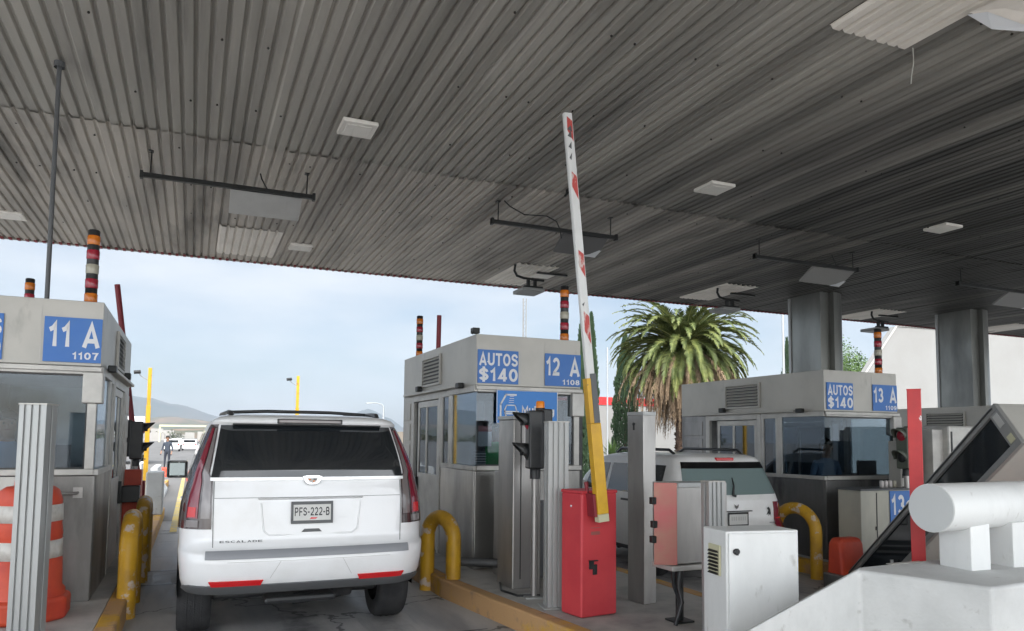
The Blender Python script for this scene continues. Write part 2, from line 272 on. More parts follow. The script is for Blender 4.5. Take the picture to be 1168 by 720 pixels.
# bold sans glyphs as stroke centre lines in a box of height 1 (stroke .19): width, strokes
GL = {
 'A': (.80, [[(.10, 0), (.40, .93), (.70, 0)], [(.22, .28), (.58, .28)]]),
 'U': (.74, [[(.11, 1), (.11, .34)]+_arc(.37, .34, .26, .245, 180, 360)+[(.63, 1)]]),
 'T': (.68, [[(0, .905), (.68, .905)], [(.34, .9), (.34, 0)]]),
 'O': (.80, [_arc(.40, .5, .295, .405, 90, 270)+_arc(.40, .5, .295, .405, 270, 448)[1:]+[(.402, .905)]]),
 'S': (.70, [[(.60, .70)]+_arc(.35, .70, .24, .205, 20, 180)[1:]+[(.13, .62), (.24, .54), (.48, .47), (.58, .38)]+_arc(.35, .30, .25, .205, 0, -165)]),
 'C': (.76, [_arc(.40, .5, .30, .405, 42, 318, 18)]), 'D': (.76, [[(.11, .095), (.11, .905), (.34, .905)]+_arc(.34, .5, .31, .405, 90, -90, 12)+[(.11, .095)]]),
 'L': (.60, [[(.11, 1), (.11, .095), (.58, .095)]]), 'E': (.66, [[(.62, .905), (.11, .905), (.11, .095), (.64, .095)], [(.15, .5), (.58, .5)]]),
 'F': (.62, [[(.60, .905), (.11, .905), (.11, 0)], [(.15, .48), (.54, .48)]]), 'P': (.68, [[(.11, 0), (.11, .905), (.38, .905)]+_arc(.38, .68, .19, .225, 90, -90)+[(.15, .455)]]),
 'B': (.72, [[(.11, .905), (.38, .905)]+_arc(.38, .71, .17, .195, 90, -90)+[(.15, .515)], [(.11, .91), (.11, .095), (.40, .095)]+_arc(.40, .30, .19, .205, -90, 80)]),
 '$': (.70, [[(.60, .68)]+_arc(.35, .68, .24, .185, 20, 180)[1:]+[(.13, .61), (.24, .54), (.48, .47), (.58, .39)]+_arc(.35, .31, .25, .185, 0, -165), [(.35, 1.08), (.35, -.08)]]),
 '0': (.68, [_arc(.34, .5, .235, .405, 90, 270)+_arc(.34, .5, .235, .405, 270, 447)[1:]+[(.342, .905)]]),
 '1': (.50, [[(.06, .68), (.22, .76), (.31, .90), (.31, 0)]]),
 '2': (.66, [_arc(.33, .68, .22, .225, 165, -20)+[(.46, .45), (.15, .17), (.12, .095), (.62, .095)]]),
 '3': (.66, [_arc(.32, .70, .20, .205, 160, -80)+[(.30, .50)], [(.34, .495)]+_arc(.32, .30, .235, .205, 70, -160)]),
 '4': (.70, [[(.66, .255), (.12, .255), (.44, .90)], [(.47, 1), (.47, 0)]]),
 '5': (.66, [[(.58, .905), (.20, .905), (.14, .50)]+_arc(.33, .33, .225, .235, 120, -160)]),
 '7': (.64, [[(.03, .905), (.54, .905), (.36, .45), (.29, 0)]]),
 '8': (.66, [_arc(.33, .715, .18, .19, 90, 448, 14), _arc(.33, .30, .22, .205, 90, 448, 14)]),
 '9': (.66, [_arc(.33, .66, .215, .245, 0, 355, 14), [(.56, .66), (.53, .35), (.42, .14), (.28, .09), (.10, .14)]]),
 '-': (.40, [[(.04, .42), (.36, .42)]]), ' ': (.3, []),
 'M': (.90, [[(.11, 0), (.11, .9), (.45, .18), (.79, .9), (.79, 0)]]), 'u': (.66, [[(.10, .72), (.10, .28)]+_arc(.32, .28, .22, .19, 180, 360)+[(.54, .72)], [(.56, .3), (.56, 0)]]), 'l': (.26, [[(.11, 1), (.11, 0)]]),
 't': (.42, [[(.18, .95), (.18, .2), (.26, .09), (.40, .09)], [(.02, .66), (.38, .66)]]),
 'a': (.64, [[(.10, .58), (.22, .66), (.44, .64), (.52, .5), (.52, 0)], _arc(.30, .22, .20, .13, 60, 400)]), 'g': (.66, [_arc(.32, .36, .22, .27, 20, 360), [(.55, .72), (.55, .0), (.44, -.18), (.14, -.14)]]),
 'i': (.26, [[(.11, .72), (.11, 0)], [(.11, 1), (.11, .84)]]), 'n': (.66, [[(.11, .72), (.11, 0)], [(.13, .45)]+_arc(.33, .44, .21, .2, 140, 0)+[(.54, 0)]]),
 'c': (.60, [_arc(.34, .36, .23, .27, 45, 315, 14)]), 'p': (.66, [[(.11, .72), (.11, -.25)], _arc(.36, .36, .22, .27, 160, -160)]),
}
def text_geo(s, w, h, bold=.02, th=.004, stroke=.19):
    V = []; F = []; x = 0; lay = 0
    for ch in s:
        gw, strokes = GL[ch]
        for st in strokes:
            n = len(st); o = len(V); P = [Vector((a+x, b)) for a, b in st]
            closed = (P[0]-P[-1]).length < .03
            for i in range(n):
                if closed and i in (0, n-1): e1 = (P[-1]-P[-2]).normalized(); e2 = (P[1]-P[0]).normalized()
                else:
                    e1 = (P[i]-P[i-1]).normalized() if i else (P[1]-P[0]).normalized(); e2 = (P[i+1]-P[i]).normalized() if i < n-1 else e1
                n1 = Vector((-e1.y, e1.x)); n2 = Vector((-e2.y, e2.x)); t = n1+n2
                t = t.normalized() if t.length > 1e-4 else n1
                k = stroke/2/max(.45, t.dot(n1))
                V += [(P[i].x+t.x*k, P[i].y+t.y*k, .0004*(lay % 3)), (P[i].x-t.x*k, P[i].y-t.y*k, .0004*(lay % 3))]
            F += [(o+2*i, o+2*i+1, o+2*i+3, o+2*i+2) for i in range(n-1)]; lay += 1
        x += gw+.09
    x0 = min(v[0] for v in V); x1 = max(v[0] for v in V)
    y0, y1 = 0, 1
    return [((v[0]-x0)/(x1-x0)*w, (v[1]-y0)/(y1-y0)*h, v[2]) for v in V], F
def face_M(o, xd, up):
    xd = Vector(xd).normalized(); up = Vector(up).normalized(); n = xd.cross(up)
    return Matrix(((xd.x, up.x, n.x, o[0]), (xd.y, up.y, n.y, o[1]), (xd.z, up.z, n.z, o[2]), (0,0,0,1)))

# ------------------------------------------------------------------ ground, islands, markings
GX = [(-3000, 0), (5.0, 0), (6.0, -.18), (11.2, -.18), (12.6, -.5), (3000, -.5)]
def g(x):
    for (a, za), (b, zb) in zip(GX, GX[1:]):
        if x <= b: return za+(zb-za)*max(0, (x-a)/(b-a))
    return GX[-1][1]
m = MB(); ys = [-400, -30, 0, 30, 120, 600, 9000]
xs = [p[0] for p in GX]
v = [(x, y, g(x)) for y in ys for x in xs]; n = len(xs)
m.add(v, [(j*n+i, j*n+i+1, (j+1)*n+i+1, (j+1)*n+i) for j in range(len(ys)-1) for i in range(n-1)])
struct(m.build('road', 'road'))
m = MB(); ys2 = [17.2, 30, 120, 600, 9000]; n = len(xs)
v = [(x, y, g(x)+.004) for y in ys2 for x in xs]
m.add(v, [(j*n+i, j*n+i+1, (j+1)*n+i+1, (j+1)*n+i) for j in range(len(ys2)-1) for i in range(n-1)])
struct(m.build('asphalt_road', 'asphalt'))
def island(poly, z, kerbw=.16, h=.20):
    """raised pavement inside a worn yellow kerb ring"""
    c = Vector((sum(p[0] for p in poly)/len(poly), sum(p[1] for p in poly)/len(poly)))
    P = [Vector(p) for p in poly]; n = len(P)
    inn = []
    for i in range(n):
        a, b, d = P[i-1], P[i], P[(i+1) % n]
        e1 = (b-a).normalized(); e2 = (d-b).normalized(); n1 = Vector((-e1.y, e1.x)); n2 = Vector((-e2.y, e2.x))
        t = (n1+n2).normalized(); inn.append(b + t*kerbw/max(.4, t.dot(n1)))
    v = []; f = []
    for i in range(n):
        v += [(P[i].x, P[i].y, z-.25), (P[i].x, P[i].y, z+h), (inn[i].x, inn[i].y, z+h), (inn[i].x, inn[i].y, z-.25)]
    for i in range(n):
        a = i*4; b = ((i+1) % n)*4
        f += [(a, b, b+1, a+1), (a+1, b+1, b+2, a+2), (a+2, b+2, b+3, a+3)]
    k = MB(); k.add(v, f); struct(k.build('kerb', 'kerb', bevel=.02))
    k = MB(); k.prism([(p.x, p.y) for p in inn], z-.2, z+h-.004); struct(k.build('pavement', 'pave'))
# counter-clockwise outlines
island([(-2.75, 3.0), (-.62, 3.0), (-.52, 7.0), (-.50, 18.3), (-.9, 19.5), (-2.4, 19.5), (-2.75, 18)], 0)
island([(3.05, 1.2), (4.75, 1.2), (4.95, 3.0), (4.95, 13.5), (4.3, 15), (3.0, 15), (2.62, 13.8), (2.62, 8.1), (2.95, 5.5)], 0)
island([(8.75, 2.5), (10.4, 2.5), (10.9, 4.5), (10.9, 14), (10.2, 15.4), (9.0, 15.4), (8.5, 14), (8.5, 4.5)], -.18)
island([(14.1, 2.5), (15.8, 2.5), (16.3, 5), (16.3, 15.8), (13.0, 15.8), (13.0, 13.0)], -.5)
island([(19.0, 4), (21.4, 4), (21.4, 16.4), (19.0, 16.4)], -.5)
island([(-1.05, 22.0), (-.80, 22.0), (-.72, 30.0), (-1.05, 30)], 0, .1)
m = MB()
for (x0, y0, x1, y1, w) in [(-.26, 15.2, -.30, 60, .12), (2.3, 16, 2.6, 60, .12)]:
    m.add([(x0-w/2, y0, .009), (x0+w/2, y0, .009), (x1+w/2, y1, .009), (x1-w/2, y1, .009)], [(0,1,2,3)])
struct(m.build('lane_marking', 'yellowline'))
m = MB()
for y in (9.9, 10.9, 15.0):
    m.add([(-.49, y, .004), (2.6, y, .004), (2.6, y+.05, .004), (-.49, y+.05, .004)], [(0,1,2,3)])
for y in (6.6,):
    m.add([(.3, y, .004), (2.6, y, .004), (2.6, y+.02, .004), (.3, y+.02, .004)], [(0,1,2,3)])
struct(m.build('road_joint', 'blacksteel'))

# ------------------------------------------------------------------ far hills and mountain
def ridge(name, m, y0, dy, x0, x1, hfun, nx=90, ny=14, seed=1, rough=.06):
    r = random.Random(seed); ph = [(r.uniform(0, 6.28), r.uniform(.6, 1.6)) for _ in range(8)]
    v = []
    for j in range(ny+1):
        t = j/ny
        for i in range(nx+1):
            x = x0+(x1-x0)*i/nx
            h = hfun(x)*math.sin(min(1, t*1.25)*math.pi/2)**1.3
            h += hfun(x)*rough*t*sum(math.sin(ph[k][0]+x*ph[k][1]*(k+1)*.004*1000/dy*1.3+j*.9*ph[k][1])/(k+1) for k in range(8))
            v.append((x, y0+dy*t, h-3))
    me = MB(); me.add(v, [(j*(nx+1)+i, j*(nx+1)+i+1, (j+1)*(nx+1)+i+1, (j+1)*(nx+1)+i) for j in range(ny) for i in range(nx)], True)
    return struct(me.build(name, m))
def interp(T, x):
    if x <= T[0][0]: return T[0][1]
    for (a, p), (b, q) in zip(T, T[1:]):
        if x <= b: s = (x-a)/(b-a); s = s*s*(3-2*s); return p+(q-p)*s
    return T[-1][1]
ridge('mountain', 'hillblue', 5000, 800, -3200, 5200, lambda x: interp([(-3200, 150), (-1500, 260), (-667, 300), (-427, 283), (-289, 266), (-120, 226), (203, 143), (477, 110), (900, 90), (1121, 190), (1222, 228), (1327, 175), (1505, 70), (5200, 60)], x), nx=160, seed=3, rough=.02)
ridge('hill', 'hill', 2500, 400, -1600, 2400, lambda x: interp([(-1600, 60), (-334, 62), (-145, 66), (-58, 72), (0, 66), (58, 58), (160, 48), (400, 38), (752, 28), (2400, 30)], x), nx=160, seed=5, rough=.05)
ridge('near_hill', 'hill', 950, 150, -500, 900, lambda x: interp([(-500, 6), (-80, 7), (-43, 12), (-22, 15), (22, 16), (38, 14), (90, 9), (900, 8)], x), nx=120, seed=9, rough=.08)

# ------------------------------------------------------------------ canopy
RP = .1376
def corrugated(x0, x1, y0, y1, z, seed=0, rip=None, depth=.030, ny=2, dz=.004):
    r = random.Random(seed); prof = []; n = int((x1-x0)/RP)
    for i in range(n):
        X = x0+i*RP; j = r.uniform(-dz, dz)+(.007 if (i//7) % 2 else 0)*(1 if depth < .05 else 0)+(i % 7)*.0008
        prof += [(X, z+depth+j), (X+.020, z+depth+j), (X+.040, z+j), (X+.120, z+j)]
    prof.append((x0+n*RP, z+depth)); k = len(prof); v = []
    for q in range(ny+1):
        y = y0+(y1-y0)*q/ny
        for i, (X, Z) in enumerate(prof):
            e = 0
            if rip and q == 0: e = r.uniform(-rip, rip)*(.4 if (i//4) % 3 else 1)
            e += .004*math.sin(y*1.9+(i//28)*2.3)+.003*math.sin(y*4.1+(i//4)*.9) if ny > 2 else 0
            v.append((X, y+(r.uniform(-.02, .02) if rip and q == 0 else 0), Z+e))
    m = MB(); m.add(v, [(q*k+i, q*k+i+1, (q+1)*k+i+1, (q+1)*k+i) for q in range(ny) for i in range(k-1)])
    return m
CZ = 5.5; XA, XB = -7.0, 34.0
canopy = thing('canopy', 'broad corrugated steel roof over the toll lanes, stained grey underside', 'canopy', (10, 16.6, 0))
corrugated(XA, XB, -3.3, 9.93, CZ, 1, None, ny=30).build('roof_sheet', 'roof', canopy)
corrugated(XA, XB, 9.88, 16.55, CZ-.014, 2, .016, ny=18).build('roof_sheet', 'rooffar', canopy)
m = MB().box(XA, XB, 16.56, 16.60, CZ-.03, CZ+.35); m.build('edge_trim', 'roof', canopy)
m = MB().box(XA, XB, -3.34, -3.3, CZ-.03, CZ+.35); m.build('edge_trim', 'roof', canopy)
m = MB().box(XA, XB, -3.3, 16.55, CZ+.33, CZ+.36); m.build('top_deck', 'roof', canopy)
m = MB(); n = int((XB-XA)/RP)
for i in range(n):
    m.box(XA+i*RP+.074, XA+i*RP+.126, 16.50, 16.62, CZ-.034, CZ-.006)
tag(m.build('edge_teeth', 'darkred', canopy), None, None, kind='stuff')
for (x0, x1, y0, y1) in [(.34, 1.47, 13.9, 16.0), (6.2, 7.15, 14.2, 16.3), (11.45, 12.4, 13.95, 15.85), (17.3, 18.4, 14.8, 16.4), (5.05, 6.08, 1.2, 4.8), (23.2, 24.4, 14.8, 16.4)]:
    a = XA+round((x0-XA)/RP)*RP
    corrugated(a, a+round((x1-x0)/RP)*RP+.01, y0, y1, CZ-.026, 4, .006, ny=1).build('translucent_sheet', 'translucent', canopy)
m = MB(); k = 0
for y in [1.2+1.52*i for i in range(11)]:
    x = -6+.36*(k % 3); k += 1
    while x < 22:
        for dx in (0, .1376*2):
            if rnd.random() < .35: continue
            xx = XA+round((x+dx-XA)/RP)*RP+.095
            m.lathe([(.002, CZ-.020), (.011, CZ-.018), (.013, CZ-.008), (.006, CZ)], (xx, y+rnd.uniform(-.02, .02), 0), 6)
        x += rnd.choice([.69, .83, .96])
tag(m.build('fastener', 'bolt', canopy), None, None, kind='stuff')
def column(x, zb):
    m = MB(); m.box(x, x+.30, 13.75, 14.72, zb, CZ)
    m.build('column', 'columnsteel', canopy, bevel=.01)
    m = MB(); Q = [(x+.303, 14.70), (x+.303, 13.72)]+[(x+.31+.52*math.sin(t), 13.98-.36*math.cos(t)) for t in [math.pi/2*i/9 for i in range(0, 10)]]+[(x+.83, 14.70)]
    m.prism(Q, zb, CZ-.01); o = m.build('column_cladding', 'columnsteel', canopy)
    m = MB(); m.box(x-.03, x+.02, 14.725, 14.80, zb, CZ-.02); m.build('corner_strip', 'alu', canopy)
for x, zb in ((14.12, -.3), (19.60, -.3)): column(x, zb)

# ------------------------------------------------------------------ things fixed to the ceiling
def ceiling_light(x, y, label):
    t = thing('ceiling_light', label, 'ceiling light', (x, y, CZ-.03), group='square lights on the canopy ceiling')
    m = MB(); m.box(x-.21, x+.21, y-.22, y+.22, CZ-.05, CZ-.0); m.build('housing', 'lampframe', t, bevel=.012)
    m = MB(); m.box(x-.15, x+.15, y-.15, y+.15, CZ-.056, CZ-.047); m.build('diffuser', 'lampface', t, bevel=.006)
ceiling_light(1.68, 8.74, 'square white ceiling light nearest above the white SUV, left of the raised barrier arm')
ceiling_light(6.90, 8.67, 'square pale ceiling light right of the raised barrier arm, in the same row')
ceiling_light(11.75, 8.68, 'square pale ceiling light farthest right in the row of three')
ceiling_light(-2.98, 14.75, 'ceiling light at the left edge of the photo above the left booth')
ceiling_light(1.80, 14.80, 'small ceiling light beside the pale fibre sheet near the canopy edge')
ceiling_light(7.15, 15.0, 'ceiling light beside the black curved bracket above the middle booth')

def hanging_board(x0, x1, bx0, bx1, label, curl=False, cable=None, bm='boardmid'):
    t = thing('hanging_sign_board', label, 'hanging sign', ((x0+x1)/2, 10.6, 5.1), group='grey boards hung from black rails under the roof')
    yb, zb = 10.62, 5.16
    m = MB(); m.box(x0, x1, yb-.03, yb+.03, zb-.03, zb+.03); m.box(x0, x0+.04, yb-.045, yb+.045, zb-.05, zb+.05); m.box(x1-.04, x1, yb-.045, yb+.045, zb-.05, zb+.05); m.build('rail', 'blacksteel', t, bevel=.004)
    for x in (x0+.12, x1-.12):
        m = MB(); m.tube([(x, yb, zb+.03), (x+.01, yb+.01, CZ)], .010, 6); m.box(x-.03, x+.03, yb-.03, yb+.05, CZ-.02, CZ); m.build('hanger_rod', 'blacksteel', t)
    # board tilted away from the drivers: lower edge further in and lower down
    dy, dz = .38, -.23
    v = [(bx0, yb+.05, zb-.02), (bx1, yb+.05, zb-.02), (bx1, yb+.05+dy, zb-.02+dz), (bx0, yb+.05+dy, zb-.02+dz)]
    v2 = [(x, y+.02, z+.032) for x, y, z in v]
    m = MB(); m.add(v+v2, [(0,1,2,3), (7,6,5,4), (0,4,5,1), (1,5,6,2), (2,6,7,3), (3,7,4,0)]); b = m.build('board', bm, t, bevel=.004)
    if curl:
        x = bx1-.30; y = yb+.05+dy; z = zb-.02+dz
        m = MB(); m.add([(x, y-.012, z-.004), (x+.24, y-.03, z+.0), (x+.30, y-.16, z+.10), (x+.12, y-.06, z+.022)], [(0,1,2,3)])
        m.add([(x, y-.014, z-.012), (x+.24, y-.034, z-.02), (x+.30, y-.165, z+.08), (x+.12, y-.08, z-.0)], [(3,2,1,0)]); m.build('peeling_film', 'letter', b)
    if cable:
        m = MB(); m.tube([(bx0-.1, yb, zb+.02), (bx0-.16, yb, zb+.14), (bx0-.35, yb-.02, zb+.20), (bx0-.75, yb-.05, zb+.16), (bx0-1.0, yb-.05, zb+.26), (bx0-1.1, yb-.05, CZ)], .010, 6); m.build('cable', 'blacksteel', t)
        m = MB(); m.tube([(bx0-.1, yb-.02, zb+.02), (bx0-.08, yb-.02, zb-.14)], .012, 6); m.build('cable', 'blacksteel', t)
    else:
        xm = (bx0+bx1)/2; m = MB(); m.tube([(xm, yb, zb+.02), (xm-.08, yb, zb+.16), (xm-.10, yb+.02, zb+.24)], .010, 6); m.build('cable', 'blacksteel', t)
hanging_board(-.76, 1.47, .35, 1.30, 'grey board hung from a black rail above the white SUV', bm='boardgrey')
hanging_board(4.15, 6.42, 5.45, 6.28, 'grey board with peeling corner on black rail, behind the raised barrier arm', True, True, bm='boarddark')
hanging_board(9.33, 11.90, 10.82, 11.88, 'grey board with peeling corner on black rail, left of the nearer column', True)
hanging_board(14.76, 17.6, 16.5, 17.75, 'grey board on black rail at the far right, beside the farther column', True)

def bracket_lamp(x, y, label):
    t = thing('bracket_camera', label, 'ceiling camera', (x, y, CZ-.3), group='black curved brackets holding cameras near the canopy edge')
    z = CZ-.30
    m = MB(); m.tube([(x-.42, y-.1, CZ), (x-.44, y-.1, z+.16), (x-.38, y-.1, z+.06), (x-.22, y-.08, z+.03), (x+.30, y, z+.03)], .028, 8); m.build('curved_arm', 'blacksteel', t)
    m = MB(); m.box(x-.10, x-.04, y-.04, y+.04, z-.12, z+.02); m.box(x+.06, x+.12, y-.04, y+.04, z-.12, z+.02); m.box(x-.18, x+.26, y-.06, y+.02, z-.15, z-.115); m.build('clamp', 'blacksteel', t, bevel=.006)
    m = MB(); m.box(x-.22, x+.30, y-.06, y+.50, z-.23, z-.152); m.build('housing', 'grey', t, bevel=.015)
    m = MB(); m.box(x+.25, x+1.0, y+.22, y+.27, CZ-.06, CZ-.02); m.build('conduit', 'blacksteel', t)
bracket_lamp(6.62, 14.5, 'black curved bracket with grey camera housing above the middle booth')
bracket_lamp(11.95, 14.5, 'black curved bracket with grey camera housing above the palm tree')
bracket_lamp(17.85, 15.2, 'black curved bracket with grey camera housing between the two columns')
SX, SY = 5.02, 9.66
# panel hanging at the upper right corner and the cord
t = thing('ceiling_panel', 'loose tan ceiling panel hanging at the upper right corner', 'ceiling panel', (6.6, 4.2, CZ-.1))
m = MB(); m.add([(5.98, 4.12, CZ-.04), (6.60, 3.98, CZ-.12), (7.6, 3.6, CZ-.10), (7.6, 2.9, CZ-.05), (6.3, 2.9, CZ-.04)], [(4,3,2,1,0)]); 
m.add([(5.98, 4.12, CZ-.02), (6.60, 3.98, CZ-.09), (7.6, 3.6, CZ-.07), (7.6, 2.9, CZ-.03), (6.3, 2.9, CZ-.02)], [(0,1,2,3,4)])
m.build('panel', 'translucent', t)
m = MB(); m.add([(6.0, 4.14, CZ-.045), (6.3, 4.13, CZ-.11), (6.55, 4.02, CZ-.13), (6.55, 3.97, CZ-.11), (6.1, 4.03, CZ-.055)], [(0,1,2,3,4)]); m.build('bright_edge', 'letter', t)
m = MB(); m.tube([(6.13, 4.77, CZ), (6.14, 4.775, CZ-.14), (6.10, 4.77, CZ-.28), (6.09, 4.77, CZ-.36)], .005, 5)
single(m, 'cord', 'rope', (6.13, 4.77, CZ), 'thin white cord dangling from the corner of the pale ceiling sheet', 'cord')
m = MB(); m.box(SX-.03, SX+.03, SY-.05, SY+.05, CZ-.05, CZ); m.tube([(SX, SY, CZ-.04), (SX-.03, SY+.08, CZ-.09)], .018, 8)
single(m, 'ceiling_sensor', 'blacksteel', (SX, SY, CZ), 'small black sensor on the ceiling touching the raised barrier arm in the picture', 'sensor')

# ------------------------------------------------------------------ toll booths
def booth(x0, x1, y0, y1, dz, label, dark, who, roller=True):
    B = thing('toll_booth', label, 'toll booth', ((x0+x1)/2, (y0+y1)/2, .2+dz), group='steel toll booths under the canopy')
    zb, zs, zh, zt = .196+dz, 1.41+dz, 2.36+dz, 3.06+dz; zf = 2.43+dz
    st = 'steeldark' if dark else 'steel'
    th = .05
    # lower panels
    m = MB(); m.box(x0+.003, x1-.003, y0, y0+th, zb, zs-.03); m.build('wall_panel', st, B, bevel=.008)
    m = MB(); m.box(x0+.003, x1-.003, y1-th, y1, zb, zf); m.build('wall_panel', st, B, bevel=.008)
    yd0, yd1 = y0+1.38, y0+2.85       # door span on either side
    for s in (0, 1):
        xa, xb = (x0, x0+th) if s == 0 else (x1-th, x1)
        m = MB(); m.box(xa, xb, y0+th+.002, yd0, zb, zs-.03); m.build('wall_panel', st, B, bevel=.006)
        m = MB(); m.box(xa, xb, yd1, y1-th-.002, zb, zf-.003)
        for k in range(4):
            z = zb+.9+k*.32; xx = x0-.012 if s == 0 else x1+.0
            m.box(xx, xx+.012, yd1+.10, y1-.10, z, z+.26)
        m.build('wall_panel', 'fascia' if not dark else st, B, bevel=.006)
        # door
        sg = -1 if s == 0 else 1; xo = x0 if s == 0 else x1
        X = lambda a, b: (min(xo+sg*a, xo+sg*b), max(xo+sg*a, xo+sg*b))
        fr = MB(); a, b = X(.012, -.05)
        fr.box(a, b, yd0+.003, yd0+.10, zb, zf-.003); fr.box(a, b, yd1-.11, yd1-.003, zb, zf-.003); fr.box(a, b, yd0+.1, yd1-.11, zf-.10, zf-.003)
        D = fr.build('door_frame', 'frame', B, bevel=.006)
        d = MB(); a, b = X(.002, -.034)
        y2, y3 = yd0+.11, yd1-.33
        d.box(a, b, y2, y3, zb+.03, zs-.15); d.box(a, b, y2, y2+.06, zs-.15, zf-.11); d.box(a, b, y3-.06, y3, zs-.15, zf-.11); d.box(a, b, y2+.06, y3-.06, zf-.20, zf-.11)
        d.box(a, b, (y2+y3)/2+.05, (y2+y3)/2+.10, zs-.15, zf-.20)
        dd = d.build('door', 'frame', B, bevel=.006)
        a, b = X(-.012, -.02); gp = MB().box(a, b, y2+.05, y3-.05, zs-.16, zf-.19); gp.build('pane', 'boothglassdark', dd)
        a, b = X(.04, .0); h = MB().box(a, b, y3-.05, y3-.02, zs-.5, zs-.22); h.build('handle', 'blacksteel', dd, bevel=.004)
        # gap of the sliding door, dark upright edge
        a, b = X(-.02, -.045); gp = MB().box(a, b, y3+.01, y3+.05, zb+.03, zf-.11); gp.build('door_seal', 'black', D)
        # narrow side window and its posts
        w = MB(); a, b = X(.006, -.05)
        w.box(a, b, y0+.96, y0+1.04, zs-.03, zf-.003); w.box(a, b, yd0-.06, yd0, zs-.03, zf-.003)
        w.box(a, b, y0+1.04, yd0-.06, zf-.09, zf-.003); w.box(a, b, y0+1.04, yd0-.06, zs-.03, zs+.03)
        W = w.build('window_frame', 'frame', B, bevel=.005)
        a, b = X(-.015, -.023); MB().box(a, b, y0+1.04, yd0-.06, zs+.03, zf-.09).build('pane', 'boothglassdark', W)
        # front part of the side: sill, head and corner pane
        w = MB(); a, b = X(.02, -.06)
        w.box(a, b, y0+.0, y0+.96, zs-.028, zs+.03); w.box(a, b, y0+.0, y0+.96, zf-.08, zf-.003)
        a2, b2 = X(.004, -.04); w.box(a2, b2, y0+.90, y0+.958, zs+.03, zf-.08)
        W = w.build('window_frame', 'frame', B, bevel=.005)
        a, b = X(-.012, -.02); MB().box(a, b, y0+.025, y0+.90, zs+.03, zf-.08).build('pane', 'boothglass', W)
    # front window
    w = MB(); w.box(x0+.021, x1-.021, y0-.02, y0+.05, zs-.026, zs+.032); w.box(x0+.021, x1-.021, y0-.02, y0+.05, zf-.082, zf-.004)
    w.box(x1-.10, x1-.021, y0-.012, y0+.05, zs+.032, zf-.082)
    W = w.build('window_frame', 'frame', B, bevel=.006)
    MB().box(x0+.012, x1-.10, y0+.012, y0+.02, zs+.032, zf-.082).build('pane', 'boothglass', W)
    k_ = MB(); k_.box(x0+.03, x1-.105, y0+.003, y0+.010, zs+.033, zs+.048); k_.box(x0+.03, x1-.105, y0+.003, y0+.010, zf-.098, zf-.083); k_.box(x1-.115, x1-.101, y0+.003, y0+.010, zs+.048, zf-.098); k_.build('gasket', 'black', W)
    m = MB(); m.box(x0-.01, x1+.01, y0-.05, y0-.021, zf-.055, zf-.008); m.build('drip_rail', 'frame', B, bevel=.005)
    if roller:
        m = MB(); m.box(x1-.145, x1+.03, y0-.06, y0+.10, zf-.36, zf-.057); m.build('shutter_box', 'frame', B, bevel=.012)
    # fascia box and roof
    f = MB(); f.box(x0, x1, y0, y1, zf, zt); fo = f.build('fascia', 'fascia', B, bevel=.006)
    m = MB(); m.box(x0+.02+(x1-x0)*.63, x0+.026+(x1-x0)*.63, y0-.003, y0-.0, zf+.01, zt-.01); m.build('fascia_seam', 'frame', fo)
    for s in (0, 1):
        sg = -1 if s == 0 else 1; xo = x0 if s == 0 else x1
        X = lambda a, b: (min(xo+sg*a, xo+sg*b), max(xo+sg*a, xo+sg*b))
        ya, yb = y0+1.42, y0+2.25
        v = MB(); a, b = X(.001, .003); v.box(a, b, ya, yb, zf+.13, zf+.50); V = v.build('vent', 'black', fo)
        v = MB()
        for k in range(7):
            z = zf+.15+k*.052; a, b = X(.003, .022)
            v.add([(xo+sg*.004, ya+.02, z+.030), (xo+sg*.03, ya+.02, z), (xo+sg*.03, yb-.02, z), (xo+sg*.004, yb-.02, z+.030),
                   (xo+sg*.004, ya+.02, z+.036), (xo+sg*.03, ya+.02, z+.008), (xo+sg*.03, yb-.02, z+.008), (xo+sg*.004, yb-.02, z+.036)],
                  [(0,1,2,3), (7,6,5,4), (1,5,6,2), (0,4,5,1), (2,6,7,3)])
        a, b = X(.003, .032)
        for (p, q, r_, s_) in ((ya-.03, yb+.03, zf+.10, zf+.13), (ya-.03, yb+.03, zf+.50, zf+.53), (ya-.03, ya+.0, zf+.13, zf+.50), (yb, yb+.03, zf+.13, zf+.50)): v.box(a, b, p, q, r_, s_)
        v.build('louvre', 'fascia', V)
        m = MB(); a, b = X(.0, .09); m.box(a, b, y0+.55, yd1+.25, zf-.004, zf+.03); m.build('rain_gutter', 'fascia', B, bevel=.008)
        a, b = X(.02, .10)
        for q in ((y0+.38, y0+.50, zf-.02, zf+.05), (yb, yb+.12, zf+.04, zf+.12)): MB().box(a, b, *q).build('small_camera', 'blacksteel', B, bevel=.01)
    # inside
    m = MB(); m.box(x0+.1, x1-.1, y0+.12, y0+.62, zs-.18, zs-.12); m.box(x1-.62, x1-.25, y0+.2, y0+.26, zs-.05, zs+.26); m.box(x1-.46, x1-.41, y0+.22, y0+.25, zs-.12, zs-.05); m.build('desk', 'desk', B)
    m = MB(); m.box(x0+.08, x1-.08, y0+.05, y1-.06, zf-.02, zf-.006); m.build('inner_ceiling', 'grey', B)
    return B
booth(-2.30, -.84, 8.20, 11.75, 0, 'steel toll booth 11 A at the left behind the orange barrel', False, None)
booth(3.17, 4.62, 8.55, 11.95, 0, 'steel toll booth 12 A in the middle, right of the white SUV', False, None, True)
booth(8.82, 10.36, 8.55, 12.15, -.18, 'sooty steel toll booth 13 A at the right behind the second white SUV', True, None)
booth(14.4, 16.0, 8.9, 12.1, -.53, 'steel toll booth partly hidden at the right edge behind the tilted cabinet', True, None)

